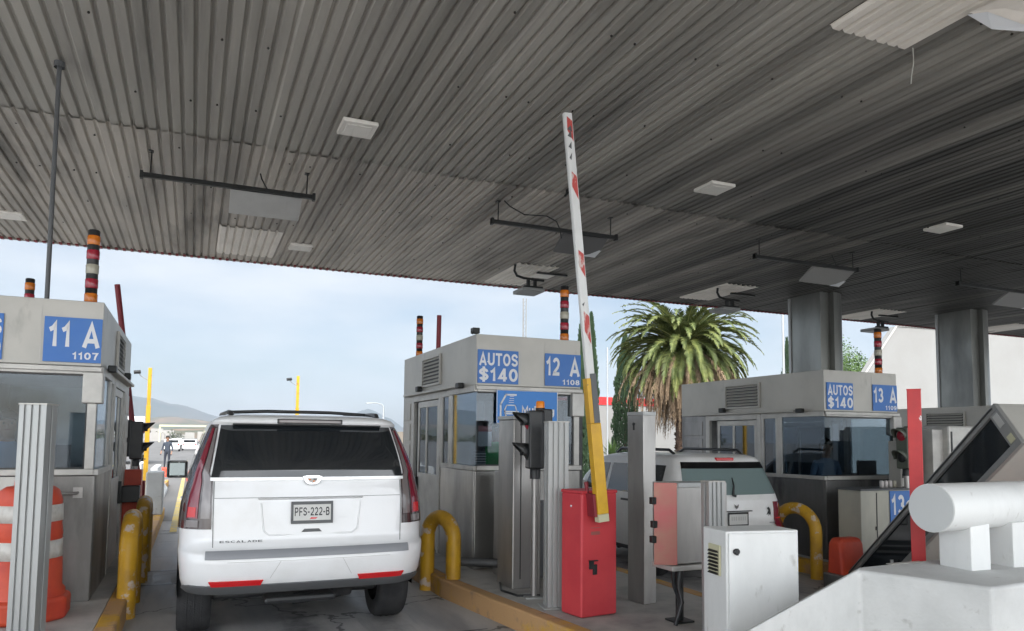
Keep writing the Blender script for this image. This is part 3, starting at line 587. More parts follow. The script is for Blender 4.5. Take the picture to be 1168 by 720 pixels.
def sign(name, x0, x1, z0, z1, y, lines, label, m='blue', group=None, th=.012):
    """blue plate facing -Y with white lettering: lines = (text, u0, u1, v0, v1) in plate fractions"""
    t = thing(name, label, 'sign', ((x0+x1)/2, y, z0), group=group)
    MB().box(x0, x1, y-th, y, z0, z1).build('plate', m, t, bevel=.002)
    for (s, u0, u1, v0, v1, bold) in lines:
        M = face_M((x0+(x1-x0)*u0, y-th-.002, z0+(z1-z0)*v0), (1,0,0), (0,0,1))
        vs, fs = text_geo(s, (x1-x0)*(u1-u0), (z1-z0)*(v1-v0), bold)
        k = MB(); k.add(vs, fs, False, M); k.build('lettering', 'letter', t)
    return t
BY = .007
sign('price_sign', 3.185, 3.73, 2.455, 2.87, 8.55-BY, [('AUTOS', .03, .98, .53, .91, .035), ('$140', .03, .98, .07, .46, .04)], 'blue sign reading AUTOS $140 on the middle booth', group='blue price signs')
sign('lane_sign', 4.10, 4.615, 2.455, 2.87, 8.55-BY, [('12', .03, .40, .32, .88, .05), ('A', .68, .97, .32, .88, .045), ('1108', .48, .96, .05, .21, .03)], 'blue sign reading 12 A 1108 on the middle booth', group='blue lane signs')
sign('price_sign', 8.86, 9.40, 2.275, 2.69, 8.55-BY, [('AUTOS', .03, .98, .53, .91, .035), ('$140', .03, .98, .07, .46, .04)], 'blue sign reading AUTOS $140 on the right booth', group='blue price signs')
sign('lane_sign', 9.82, 10.35, 2.275, 2.69, 8.55-BY, [('13', .03, .42, .32, .88, .05), ('A', .68, .97, .32, .88, .045), ('1109', .50, .96, .05, .21, .03)], 'blue sign reading 13 A 1109 on the right booth', group='blue lane signs')
sign('lane_sign', -1.33, -.845, 2.46, 2.89, 8.20-BY, [('11', .08, .44, .34, .88, .05), ('A', .66, .97, .34, .88, .045), ('1107', .50, .96, .07, .23, .03)], 'blue sign reading 11 A 1107 on the left booth', group='blue lane signs')
sign('price_sign', -2.20, -1.655, 2.46, 2.89, 8.20-BY, [('AUTOS', .03, .98, .53, .91, .035), ('$140', .03, .98, .07, .46, .04)], 'blue sign cut off by the left edge of the photo, on the left booth', group='blue price signs')
# bright blue pictogram sign behind the middle booth window
t = thing('payment_sign', 'bright blue sign with a white car pictogram in the middle booth window', 'sign', (3.85, 8.52, 1.95))
MB().box(3.43, 4.27, 8.512, 8.524, 1.96, 2.38).build('plate', 'bluebright', t, bevel=.006)
m = MB(); y = 8.5085
def strip(m, pts, w, y=y):
    for (a, b) in zip(pts, pts[1:]):
        a = Vector((a[0], y, a[1])); b = Vector((b[0], y, b[1])); d = (b-a).normalized(); nn = Vector((d.z, 0, -d.x))*w/2; d = d*w*.4
        m.add([a-nn-d, b-nn+d, b+nn+d, a+nn-d], [(0,1,2,3)])
strip(m, [(3.435, 1.965), (4.265, 1.965), (4.265, 2.375), (3.435, 2.375), (3.435, 1.965)], .008)
strip(m, [(3.485, 2.02), (3.485, 2.20), (3.555, 2.32), (3.69, 2.32)], .022)
strip(m, [(3.55, 2.07), (3.535, 2.12), (3.565, 2.19), (3.68, 2.19), (3.70, 2.12), (3.72, 2.08)], .014)
strip(m, [(3.54, 2.11), (3.72, 2.11)], .02); strip(m, [(3.555, 2.06), (3.555, 2.03)], .02); strip(m, [(3.55, 2.085), (3.71, 2.085)], .018)
for k in range(4): strip(m, [(3.61-.005*k, 2.30-.025*k), (3.66, 2.30-.025*k)], .006)
m.build('pictogram', 'letter', t)
for s, a, b, z0, z1 in (('Mul', 3.77, 3.96, 2.09, 2.19), ('ting', 4.00, 4.22, 2.08, 2.18)):
    vs, fs = text_geo(s, b-a, z1-z0, .03); k = MB(); k.add(vs, fs, False, face_M((a, 8.506, z0), (1,0,0), (0,0,1))); k.build('lettering', 'letter', t)

# stack lights, thin poles on the roofs
def stack_light(x, y, zb, label, h=.76, r=.055):
    t = thing('stack_light', label, 'stack light', (x, y, zb), group='striped signal columns on the booth roofs')
    m = MB(); m.lathe([(0, 0), (r, 0), (r, h-.01), (r*.8, h), (0, h)], (x, y, zb), 16); m.build('housing', 'black', t)
    u = h/11.
    for k, c in zip((0, 1, 2, 3, 4), ('amber', 'redlens', 'clear', 'redlens', 'amber')):
        z = zb+.02+k*2.12*u
        m = MB(); m.lathe([(r*1.0, z), (r*1.09, z+.01), (r*1.09, z+u*1.22), (r, z+u*1.22+.01)], (x, y, 0), 16); m.build('lens', c, t)
stack_light(-.985, 8.42, 3.06, 'orange, red and white banded signal column above the 11 A sign')
stack_light(-2.04, 11.4, 3.055, 'signal column with only its top showing over the left booth roof')
stack_light(3.29, 11.5, 3.055, 'banded signal column farthest left on the middle booth roof', .68, .05)
stack_light(4.50, 8.78, 3.06, 'banded signal column above the 12 A sign beside the barrier arm')
stack_light(10.27, 8.80, 2.88, 'banded signal column above the 13 A sign in front of the tree')
m = MB(); m.tube([(-1.365, 8.45, 3.06), (-1.37, 8.44, 5.47)], .022, 10); m.lathe([(.05, 5.44), (.05, 5.5)], (-1.37, 8.44, 0), 12)
single(m, 'roof_pole', 'greytrim', (-1.365, 8.45, 3.06), 'tall thin dark pole rising from the left booth to the ceiling', 'pole')
m = MB(); m.tube([(3.17+.03, 10.2, 3.05), (3.205, 10.2, 3.54)], .035, 8); 
single(m, 'roof_pole', 'darkred', (3.2, 10.2, 3.05), 'short dark red pole on the middle booth roof, right of the banded column', 'pole')
m = MB(); m.tube([(-.70, 12.45, 1.0), (-1.12, 12.45, 4.02)], .04, 8); m.box(-.76, -.62, 12.38, 12.52, .196, 1.1)
single(m, 'exit_barrier', 'darkred', (-.70, 12.45, .2), 'dark red raised barrier arm behind the left booth', 'barrier arm')
m = MB(); m.box(3.14, 3.23, 8.59, 8.69, 3.075, 3.145); m.tube([(3.14, 8.6, 3.06), (3.12, 8.6, 3.1)], .012, 6)
single(m, 'roof_camera', 'blacksteel', (3.18, 8.62, 3.06), 'small black box camera on the front left roof corner of the middle booth', 'camera', bevel=.012)

# ------------------------------------------------------------------ street furniture and toll equipment
def hoop(x, y0, y1, z, h, label, m='yellowworn', r=.085):
    """steel pipe hoop, a plane along the lane"""
    pts = [(x, y0, z)]+[(x, (y0+y1)/2-(y1-y0)/2*math.cos(a), z+h-(y1-y0)/2*.8+(y1-y0)/2*.8*math.sin(a)) for a in [math.pi*i/16 for i in range(17)]]+[(x, y1, z)]
    m_ = MB(); m_.tube(pts, r, 16)
    single(m_, 'hoop_guard', m, (x, (y0+y1)/2, z), label, 'guard hoop', 'yellow pipe hoops guarding the booths')
hoop(-.53, 8.25, 9.0, 0, .93, 'yellow pipe hoop nearest the camera at the left booth, top scraped bare')
hoop(-.52, 10.2, 11.0, 0, .93, 'yellow pipe hoop behind the scraped one at the left booth')
def hoop_x(x0, x1, y, z, h, label, m='yellowworn', r=.085):
    pts = [(x0, y, z)]+[((x0+x1)/2-(x1-x0)/2*math.cos(a), y+(.06*(i/16)), z+h-(x1-x0)/2*.8+(x1-x0)/2*.8*math.sin(a)) for i, a in enumerate([math.pi*i/16 for i in range(17)])]+[(x1, y+.06, z)]
    m_ = MB(); m_.tube(pts, r, 16)
    single(m_, 'hoop_guard', m, ((x0+x1)/2, y, z), label, 'guard hoop', 'yellow pipe hoops guarding the booths')
m_ = MB(); A = Vector((2.60, 8.58, 0)); Bp = Vector((2.76, 8.10, 0)); d = (Bp-A)
m_.tube([A]+[A+d*(.5-.5*math.cos(a))+Vector((0, 0, .62+.24*math.sin(a))) for a in [math.pi*i/14 for i in range(15)]]+[Bp], .085, 16)
single(m_, 'hoop_guard', 'yellowworn', (2.58, 8.36, 0), 'yellow pipe hoop between the white SUV and the middle booth', 'guard hoop', 'yellow pipe hoops guarding the booths')
m_ = MB(); A = Vector((8.22, 8.95, -.18)); Bp = Vector((8.30, 8.25, -.18)); d = (Bp-A)
m_.tube([A]+[A+d*(.5-.5*math.cos(a))+Vector((0, 0, .66+.32*math.sin(a))) for a in [math.pi*i/14 for i in range(15)]]+[Bp], .085, 16)
single(m_, 'hoop_guard', 'yellowworn', (8.26, 8.6, -.18), 'yellow pipe hoop between the second white SUV and the right booth', 'guard hoop', 'yellow pipe hoops guarding the booths')

def extrusion(x, y, z0, z1, w, dpt, label, rot=0, grp='slotted aluminium sensor posts'):
    t = thing('sensor_post', label, 'sensor post', (x, y, z0), R(rot), grp, world=False)
    h = z1-z0
    m = MB(); pts = []
    def slot(cx, s=1): return [(cx-.008, -dpt/2), (cx-.008, -dpt/2+.02), (cx+.008, -dpt/2+.02), (cx+.008, -dpt/2)]
    P = [(-w/2, -dpt/2)]
    for cx in (-w*.28, -w*.02, w*.26): P += slot(cx)
    P += [(w/2, -dpt/2), (w/2, -.012), (w/2-.018, -.012), (w/2-.018, .012), (w/2, .012), (w/2, dpt/2), (-w/2, dpt/2), (-w/2, .012), (-w/2+.018, .012), (-w/2+.018, -.012), (-w/2, -.012)]
    m.prism(P, 0, h); m.build('profile', 'alu', t, bevel=.003)
    MB().box(-w/2-.004, w/2+.004, -dpt/2-.004, dpt/2+.004, h, h+.012).build('cap', 'frame', t)
    MB().box(-w/2-.04, w/2+.04, -dpt/2-.04, dpt/2+.04, .0, .014).build('base_plate', 'alu', t, bevel=.003)
extrusion(-1.135, 6.95, .196, 2.0, .205, .17, 'grey slotted aluminium post in front of the orange barrel', -18)
extrusion(3.21, 6.42, .196, 1.93, .20, .16, 'grey slotted aluminium post just left of the red barrier cabinet', -10)
extrusion(3.97, 5.05, .196, 1.43, .15, .12, 'short grey aluminium post between the red-sided box and white cabinet', -5)

# orange drum
def drum(x, y, z, label):
    t = thing('traffic_drum', label, 'traffic barrel', (x, y, z))
    c = (x, y, z)
    m = MB(); 
    m.lathe([(.30, 0), (.31, .02), (.30, .24), (.275, .27), (.268, .50), (.26, .505), (.258, .70), (.262, .71), (.25, .80), (.252, .88), (.245, .98), (.248, 1.0), (.22, 1.09), (.18, 1.12), (.12, 1.13), (0, 1.13)], c, 32)
    m.build('body', 'drum', t)
    for z0, z1, r0, r1 in ((.52, .67, .262, .259), (.83, .97, .2545, .249)):
        k = MB(); k.lathe([(r0-.01, z0-.002), (r0+.004, z0), (r1+.004, z1), (r1-.01, z1+.002)], c, 32); k.build('reflective_band', 'reflect', t)
    k = MB(); k.prism([(.36*math.cos(a), .36*math.sin(a)) for a in [math.pi*i/4+.39 for i in range(8)]], 0, .20, Matrix.Translation(c)); k.build('base', 'drum', t, bevel=.04, seg=3)
    k = MB(); k.tube([(x-.10, y-.02, z+1.12), (x-.10, y-.02, z+1.21), (x+.08, y-.02, z+1.21), (x+.08, y-.02, z+1.12)], .022, 8); k.build('handle', 'drum', t)
drum(-1.27, 7.62, .196, 'orange barrel with two reflective bands beside the left booth')
# dark red base sheet bottom left
m = MB(); m.box(-2.3, -1.42, 6.3, 7.1, .20, .25); single(m, 'rubber_mat', 'darkred', (-1.9, 6.7, .2), 'dark red rubber base slab at the lower left corner', 'rubber base', bevel=.02)
# angle bracket pipe on booth front
t = thing('grab_rail', 'small steel grab rail on the left booth front behind the barrel', 'grab rail', (-1.0, 8.15, 1.1))
m = MB(); m.tube([(-1.35, 8.19, 1.22), (-1.35, 8.08, 1.22), (-.98, 8.08, 1.22), (-.98, 8.19, 1.22)], .014, 8); m.build('rail', 'brushed', t)
m = MB(); m.box(-1.02, -.94, 8.18, 8.20, 1.17, 1.27); m.build('flange', 'brushed', t)
# stainless cabinets in front of booth 12
t = thing('steel_cabinet', 'tall narrow stainless cabinet behind the black traffic light', 'cabinet', (3.35, 7.4, .2))
MB().box(3.14, 3.46, 7.30, 7.72, .196, 1.98).build('body', 'brushed', t, bevel=.012)
MB().box(3.225, 3.235, 7.293, 7.302, .3, 1.93).build('door_gap', 'black', t)
m = MB(); m.box(3.13, 3.47, 7.28, 7.73, 1.98, 2.02); m.build('top', 'alu', t, bevel=.006)
single(MB().box(3.30, 3.60, 7.95, 8.25, .196, 1.40), 'steel_cabinet', 'brushed', (3.45, 8.1, .2), 'lower stainless cabinet standing against the middle booth front', 'cabinet', bevel=.015)
single(MB().box(3.62, 3.95, 7.8, 8.1, .196, 1.05), 'equipment_box', 'greytrim', (3.8, 7.95, .2), 'dark low box between the middle booth and aluminium post', 'box', bevel=.015)
m = MB(); m.tube([(2.78, 8.30, .36), (3.30, 7.95, .36)], .05, 4); single(m, 'ground_beam', 'greytrim', (3.0, 8.1, .2), 'low grey beam lying beside the yellow hoop at the middle booth', 'beam')
single(MB().box(4.55, 4.85, 8.9, 9.3, .196, 2.3), 'side_cabinet', 'black', (4.7, 9.1, .2), 'black cabinet at the right side of the middle booth', 'cabinet', bevel=.01)

# traffic light on pole
def traffic_light(x, y, zb, ztop, zh0, rot, label, hoodm, bodym, lamp=True, sc=1., hw=.085):
    t = thing('traffic_light', label, 'traffic light', (x, y, zb), R(rot), None, world=False)
    H0, H1 = zh0-zb, ztop-zb
    if H0 > .3:
        m = MB(); m.tube([(0, 0, 0), (0, 0, H0+.05)], .036, 14); m.tube([(.05, .03, .0), (.05, .03, H0)], .016, 8); m.build('pole', 'brushed', t)
        MB().lathe([(.055, H0-.10), (.055, H0), (.04, H0+.02)], (0, 0, 0), 14).build('collar', 'black', t)
        MB().box(-.11, .11, -.11, .11, 0, .015).build('base_plate', 'alu', t)
    m = MB(); m.prism([(-hw, -.10), (hw*.6, -.10), (hw, -.06), (hw, .10), (-hw, .10)], H0, H1); 
    m.build('housing', bodym, t, bevel=.02, seg=3)
    m = MB(); m.prism([(hw-.02, -.05), (hw+.09, -.03), (hw+.09, .07), (hw-.02, .09)], H0+.04, H1+.02); m.build('back_box', bodym, t, bevel=.015)
    dz = (H1-H0)
    for k, f in enumerate((.28, .80)):
        zc = H0+dz*f
        # open visor pointing to -x
        m = MB(); v = []; nn = 12
        for j in range(2):
            for i in range(nn+1):
                a = R(-20+220*i/nn); rr = .085+.01*j
                xx = -hw-.005 if j == 0 else -hw-.155*(0.35+.65*max(0, math.sin(a)))
                v.append((xx, rr*math.cos(a), zc+rr*math.sin(a)))
        m.add(v, [(i, i+1, nn+1+i+1, nn+1+i) for i in range(nn)], True); o = m.build('visor', hoodm, t)
        s_ = o.modifiers.new('thick', 'SOLIDIFY'); s_.thickness = .008
        m = MB(); Mx = Matrix.Translation((-hw-.002, 0, zc)) @ Matrix.Rotation(R(-90), 4, 'Y'); m.lathe([(.078, 0), (.05, .02), (0, .028)], (0,0,0), 16, Mx); m.build('lens', 'redlens' if k else 'black', t)
    if lamp:
        MB().lathe([(.045, H1), (.05, H1+.01), (.05, H1+.03), (0, H1+.03)], (.055, .02, 0), 16).build('lamp_base', 'black', t)
        MB().lathe([(.045, H1+.03), (.045, H1+.085), (.035, H1+.10), (0, H1+.102)], (.055, .02, 0), 16).build('beacon', 'amberlit', t)
    return t
traffic_light(3.21, 6.90, .196, 2.06, 1.47, -12, 'black traffic light with small orange beacon on a steel pole, middle island', 'black', 'black')
traffic_light(-.76, 12.4, .196, 1.98, 1.42, 180, 'black traffic light with two hoods behind the left booth', 'black', 'black', False)
traffic_light(9.55, 7.75, -.0, 2.0, 1.40, 0, 'grey-green hooded traffic light beside the red post', 'greenhood', 'greenhood', False)
single(MB().box(-.92, -.62, 11.2, 11.35, .88, 1.10), 'equipment_box', 'black', (-.77, 11.28, .88), 'black box behind the left booth below the traffic light', 'box', bevel=.01)
single(MB().box(-.86, -.62, 11.45, 11.75, .196, 1.30), 'machine_cabinet', 'drum', (-.74, 11.6, .2), 'narrow orange cabinet behind the left booth under the traffic light', 'cabinet', bevel=.01)
m = MB(); m.box(-.82, -.50, 16.6, 17.3, .196, 1.05); single(m, 'concrete_post', 'whiteconc', (-.66, 17, .2), 'white block post at the end of the left island', 'bollard', bevel=.03)

# red barrier cabinet with raised arm
t = thing('barrier_gate', 'red barrier cabinet with yellow and white arm raised to the ceiling', 'barrier gate', (3.42, 6.05, .2))
P = [(3.155, 6.20), (3.205, 5.90), (3.60, 5.955), (3.56, 6.27)]
MB().prism(P, .20, 1.29).build('cabinet', 'red', t, bevel=.018, seg=3)
MB().prism([(x+(x-3.38)*.03, y+(y-6.08)*.03) for x, y in P], 1.285, 1.315).build('lid', 'red', t, bevel=.010)
m = MB(); Mf = face_M((3.205, 5.90, .2), (.395, .055, 0), (0, 0, 1)); m.add([(.10, .72, .004), (.20, .72, .004), (.20, .75, .004), (.10, .75, .004)], [(0,1,2,3)], False, Mf)
m.box(.10, .205, .78, .785, 0, .006, Mf); m.build('maker_plate', 'pinksteel', t)
m = MB(); m.box(.075, .165, .49, .50, .0, .03, Mf); m.box(.08, .13, .42, .49, .0, .012, Mf); m.box(.12, .165, .37, .46, .0, .014, Mf); m.build('lock', 'black', t, bevel=.003)
m = MB(); Ml = face_M((3.155, 6.20, .2), (.05, -.30, 0), (0, 0, 1)); m.lathe([(.01, 0), (.01, .006), (0, .006)], (.15, .97, 0), 8, Ml); m.build('screw', 'letter', t)
def lerp(a, b, t): return tuple(p+(q-p)*t for p, q in zip(a, b))
A0, A1 = (3.36, 5.80, 1.00), (2.985, 5.80, 4.70)
Zd = (Vector(A1)-Vector(A0)).normalized(); Xd = Zd.cross(Vector((0, 1, 0))).normalized() * -1; Yd = Zd.cross(Xd)
MA = Matrix(((Xd.x, Yd.x, Zd.x, A0[0]), (Xd.y, Yd.y, Zd.y, A0[1]), (Xd.z, Yd.z, Zd.z, A0[2]), (0,0,0,1)))
LA = (Vector(A1)-Vector(A0)).length
arm = MB().box(-.038, .044, -.025, .025, 1.28, LA, MA).build('arm', 'white', t, bevel=.012)
MB().box(-.052, .054, -.04, .04, .12, .92, MA).build('arm_sleeve', 'yellow', t, bevel=.006)
MB().box(-.052, -.012, -.04, .04, .92, 1.32, MA).build('arm_sleeve', 'yellow', t, bevel=.004)
MB().box(-.010, .050, -.036, .036, .92, 1.36, MA).build('worn_sleeve', 'greytrim', t, bevel=.004)
MB().box(-.052, .054, -.038, .038, .05, .118, MA).build('arm_end', 'vent', t, bevel=.004)
m = MB(); m.box(-.08, -.052, -.02, .20, .1, .30, MA); m.lathe([(.02, -.05), (.02, .2)], (-.06, .12, .2), 8, MA); m.build('arm_bracket', 'darkred', t, bevel=.004)
for (z0, z1, sl) in ((1.62, 1.92, .12), (2.22, 2.47, .10), (2.92, 3.18, .12), (3.45, 3.68, .1)):
    m = MB()
    for sy in (-.0265, .0265):
        m.add([(-.022, sy, z0+sl), (.032, sy, z0), (.034, sy, z1-sl*.4), (-.016, sy, z1)], [(0,1,2,3)], False, MA)
    m.build('red_stripe', 'fadedred', arm)
m = MB()
for sy in (-.0268,):
    for (z, w, q) in ((3.50, .04, .05), (3.56, .05, .04), (3.40, .03, .05), (3.30, .02, .05), (1.98, .01, .02)):
        m.add([(-.025, sy, z), (-.025+w, sy, z-.02), (.0+w*.3, sy, z+q)], [(0,1,2)], False, MA)
m.build('scrape', 'greytrim', arm)

# stainless pillar
t = thing('steel_pillar', 'tall brushed steel pillar between red barrier cabinet and red-sided box', 'pillar cabinet', (4.1, 6.3, .2))
P = [(4.005, 6.42), (4.035, 6.18), (4.19, 6.20), (4.17, 6.45)]
MB().prism(P, .20, 2.02).build('body', 'brushed', t, bevel=.006)
MB().prism([(x+(x-4.1)*.04, y+(y-6.3)*.04) for x, y in P], 2.015, 2.05).build('cap', 'alu', t, bevel=.004)
m = MB(); Mf = face_M((4.005, 6.42, 0), (.03, -.24, 0), (0, 0, 1)); m.lathe([(.016, 0), (.016, .01), (0, .01)], (.10, 1.93, 0), 10, Mf); m.box(.09, .11, 1.87, 1.93, 0, .006, Mf); m.build('lock', 'black', t)
# box on pipe legs with red side
t = thing('control_box', 'brushed steel box with red left side on black pipe legs', 'control box', (4.05, 5.55, .2))
P = [(3.70, 5.50), (3.865, 5.40), (4.12, 5.42), (4.43, 5.44), (4.43, 5.72), (3.85, 5.75)]
MB().prism(P, .71, 1.40).build('body', 'brushed', t, bevel=.006)
MB().prism([(3.69, 5.492), (3.857, 5.391), (3.862, 5.398), (3.697, 5.501)], .705, 1.405).build('door', 'pinksteel', t, bevel=.001)
m = MB(); m.box(3.87, 4.13, 5.385, 5.46, 1.365, 1.405); m.build('top_flange', 'alu', t, bevel=.004)
m = MB(); m.box(3.80, 4.16, 5.38, 5.7, .655, .70); m.build('bottom_flange', 'frame', t, bevel=.008)
for y_, z_ in ((5.485, .92), (5.47, 1.05), (5.485, 1.25)):
    MB().box(3.655, 3.70, y_-.02, y_+.03, z_-.03, z_+.03).build('latch', 'blacksteel', t, bevel=.006)
m = MB(); m.tube([(3.97, 5.52, .2), (3.97, 5.52, .66)], .035, 12); m.box(3.88, 4.06, 5.43, 5.61, .2, .215); m.build('leg', 'blacksteel', t)
for k, (a, b) in enumerate((((3.86, 5.46, .66), (3.90, 5.47, .2)), ((3.92, 5.44, .66), (3.84, 5.40, .2)))):
    m = MB(); m.tube([a, lerp(a, b, .3), (lerp(a, b, .6)[0]+.05, lerp(a, b, .6)[1], lerp(a, b, .6)[2]), b], .018, 8); m.build('cable', 'black', t)
# white cabinet
t = thing('electrical_cabinet', 'white electrical cabinet with cream vent in the foreground', 'cabinet', (3.3, 3.95, .2), R(-9), world=False)
z1 = 1.0
MB().box(0, .475, 0, .30, 0, z1).build('body', 'white', t, bevel=.008)
MB().box(.012, .463, -.014, -.002, .03, z1-.015).build('door', 'white', t, bevel=.005)
V = MB().box(-.012, -.002, .06, .21, .70, .90).build('vent', 'vent', t, bevel=.006)
m = MB()
for k in range(7): m.add([(-.014, .075, .72+k*.024), (-.014, .195, .72+k*.024), (-.026, .195, .707+k*.024), (-.026, .075, .707+k*.024)], [(0,1,2,3)]); m.add([(-.0135, .075, .705+k*.024), (-.0135, .195, .705+k*.024), (-.0135, .195, .713+k*.024), (-.0135, .075, .713+k*.024)], [(0,1,2,3)])
m.build('vent_slots', 'bolt', V)
for z in (.87, .17):
    m = MB(); Mx = Matrix.Translation((.055, -.016, z)) @ Matrix.Rotation(R(90), 4, 'X'); m.lathe([(.02, 0), (.02, .012), (.008, .016), (0, .016)], (0,0,0), 14, Mx); m.box(.048, .062, -.034, -.028, z-.022, z+.022); m.build('lock', 'black', t)
t.location = (3.19, 3.93, .2); t.scale = (1.12, 1, .985)

m = MB(); m.tube([(3.26, 6.86, .215), (3.05, 6.95, .21), (3.0, 7.25, .21), (3.12, 7.6, .21), (3.4, 7.85, .21), (3.9, 7.9, .21)], .012, 6)
single(m, 'ground_cable', 'black', (3.2, 7.2, .2), 'thin black cable on the island running from the traffic light to the middle booth', 'cable')
# white crash block and tube
t = thing('crash_block', 'white painted concrete nose block in the lower right foreground', 'concrete block', (4.4, 3.2, .2))
v = [(2.60, 3.12, .2), (3.80, 3.44, .2), (4.12, 2.82, .2), (6.0, 2.95, .2), (6.0, 3.7, .2), (3.9, 3.52, .2), (2.60, 3.30, .2),
     (2.60, 3.12, .77), (3.80, 3.44, .985), (4.12, 2.82, .97), (6.0, 2.95, .97), (6.0, 3.7, .98), (3.9, 3.52, .985), (2.60, 3.16, .76)]
m = MB(); m.add(v, [(0,1,8,7), (1,2,9,8), (2,3,10,9), (3,4,11,10), (4,5,12,11), (5,6,13,12), (6,0,7,13), (7,8,12,13), (8,9,10,11,12), (6,5,4,3,2,1,0)])
m.build('body', 'whiteconc', t, bevel=.022, seg=3)
t = thing('crash_tube', 'thick white painted steel tube on short legs above the concrete block', 'crash barrier', (4.8, 3.3, .98))
m = MB(); m.tube([(4.235, 3.27, 1.365), (4.30, 3.275, 1.365), (5.9, 3.42, 1.365)], .150, 48); o = m.build('tube', 'white', t, bevel=.008)
m = MB(); m.tube([(4.229, 3.2695, 1.365), (4.233, 3.2698, 1.365)], .146, 48); m.build('shaded_end_face', 'whiteshade', t)  # shade on the tube's end face is put into a greyer colour
for x in (4.62, 5.02):
    MB().box(x-.13, x+.05, 3.20, 3.42, .97, 1.26).build('leg', 'white', t, bevel=.006)
# red post
t = thing('red_post', 'square red steel post with chipped paint behind the white tube', 'post', (4.78, 3.80, .2), R(38), world=False)
MB().box(-.045, .045, -.045, .045, 0, 1.95).build('shaft', 'redpost', t, bevel=.004)
MB().box(-.047, .047, -.047, .047, 1.948, 1.955).build('cap', 'redpost', t, bevel=.002)
m = MB(); m.box(4.15, 4.45, 3.50, 3.54, .985, .990); single(m, 'metal_strip', 'frame', (4.3, 3.5, .985), 'thin bent metal strip on top of the white concrete block', 'metal strip', bevel=.002)

# tilted stainless machine cabinet
t = thing('tilted_cabinet', 'long steel machine cabinet leaning over with a dark glazed front', 'machine cabinet', (7.3, 6.6, -.1), 0, world=False)
h = Vector((math.sin(-.253), -math.cos(-.253), 0)); al = .878
a = (Vector((0, 0, 1))*math.cos(al)+h*math.sin(al)); s_ = (Vector((0, 0, -1))*math.sin(al)+h*math.cos(al)); nn = Vector((math.cos(-.253), math.sin(-.253)*-1*-1, 0))
MT_ = Matrix(((s_.x, nn.x, a.x, 0), (s_.y, nn.y, a.y, 0), (s_.z, nn.z, a.z, 0), (0,0,0,1)))   # local: x short edge, y depth, z long axis
LT, WT, DT = 3.31, .505, 1.25
m = MB(); m.box(0, WT, .05, DT, 0, LT, MT_); m.build('body', 'fascia', t, bevel=.01)
fr = MB(); fr.box(0, .075, 0, .05, 0, LT, MT_); fr.box(WT-.06, WT, 0, .05, 0, LT, MT_); fr.box(.075, WT-.06, 0, .05, LT-.13, LT, MT_); fr.box(.075, WT-.06, 0, .05, 0, .1, MT_)
F_ = fr.build('front_frame', 'framegrey', t, bevel=.004)
MB().box(.075, WT-.06, .03, .048, .1, LT-.13, MT_).build('glazing', 'carglass', F_)
MB().box(.020, .032, -.01, .0, .05, LT-.05, MT_).build('trim_strip', 'black', F_)
MB().box(WT-.15, WT-.07, -.006, .0, LT-.10, LT-.03, MT_).build('amber_label', 'vent', F_)
MB().box(.10, .24, -.006, .0, LT-.10, LT-.03, MT_).build('pale_label', 'boardgrey', F_)
m = MB(); m.tube([tuple(MT_ @ Vector((WT*.7, -.02, .95))), tuple(MT_ @ Vector((WT+.55, -.05, .55)))], .02, 8); m.build('strut', 'alu', t)
t.location = (7.926, 7.378, .057)
single(MB().box(7.75, 8.9, 6.95, 7.6, -.15, .06), 'steel_plinth', 'steeldark', (8.0, 7.4, 0), 'dark steel plinth under the leaning machine cabinet', 'plinth', bevel=.02)

def water_barrier(x0, x1, y0, y1, z, h, label):
    P = [(0, 0), (.0, .12), (.10, .22), (.10, .6), (.16, .95), (.22, 1)]
    m = MB(); w = (y1-y0); v = []
    prof = [(-.5, 0), (-.5, .2), (-.32, .38), (-.26, .92), (-.18, 1.0), (.18, 1.0), (.26, .92), (.32, .38), (.5, .2), (.5, 0)]
    n = len(prof); xs_ = [x0, x0+.05, x1-.05, x1]
    for i, x in enumerate(xs_):
        k = .93 if i in (0, 3) else 1
        v += [(x, (y0+y1)/2+p*w*k, z+q*h*(k if q > .5 else 1)) for p, q in prof]
    f = [(i*n+j, (i+1)*n+j, (i+1)*n+j+1, i*n+j+1) for i in range(3) for j in range(n-1)]+[tuple(range(n)), tuple(range(3*n, 4*n))[::-1]]
    m.add(v, f); single(m, 'water_barrier', 'drum', ((x0+x1)/2, (y0+y1)/2, z), label, 'traffic barrier', 'orange plastic road barriers', bevel=.03, seg=3)
water_barrier(7.80, 8.22, 7.25, 7.65, -.18, .70, 'orange plastic barrier left of the leaning machine cabinet')
water_barrier(6.9, 8.3, 4.95, 5.4, -.18, .60, 'orange-red plastic barrier seen between the legs of the white tube')
water_barrier(8.5, 10.2, 5.3, 5.8, .02, .55, 'orange-red plastic barrier farthest right behind the white tube')

# beige cabinet with number sign
t = thing('beige_cabinet', 'beige cabinet in front of the right booth carrying a blue number sign', 'cabinet', (8.9, 7.8, 0))
MB().box(8.60, 9.62, 7.72, 8.12, -.0, 1.10).build('body', 'beige', t, bevel=.01)
MB().box(8.893, 8.905, 7.712, 7.722, .03, 1.07).build('door_gap', 'black', t)
MB().box(8.58, 9.64, 7.70, 8.14, 1.10, 1.125).build('lid', 'greytrim', t, bevel=.005)
MB().box(8.87, 8.885, 7.70, 7.72, .55, .60).build('lock', 'black', t)
sign('number_sign', 9.15, 9.62, .62, 1.09, 7.715, [('13', .05, .60, .28, .88, .05), ('c', .64, .95, .28, .88, .04)], 'blue sign reading 13c on the beige cabinet')
t = thing('terminal_machine', 'white kiosk machine behind the leaning cabinet', 'machine', (10.4, 7.8, 0))
MB().box(10.05, 10.28, 7.7, 8.2, .02, 1.98).build('frame_post', 'frame', t, bevel=.01)
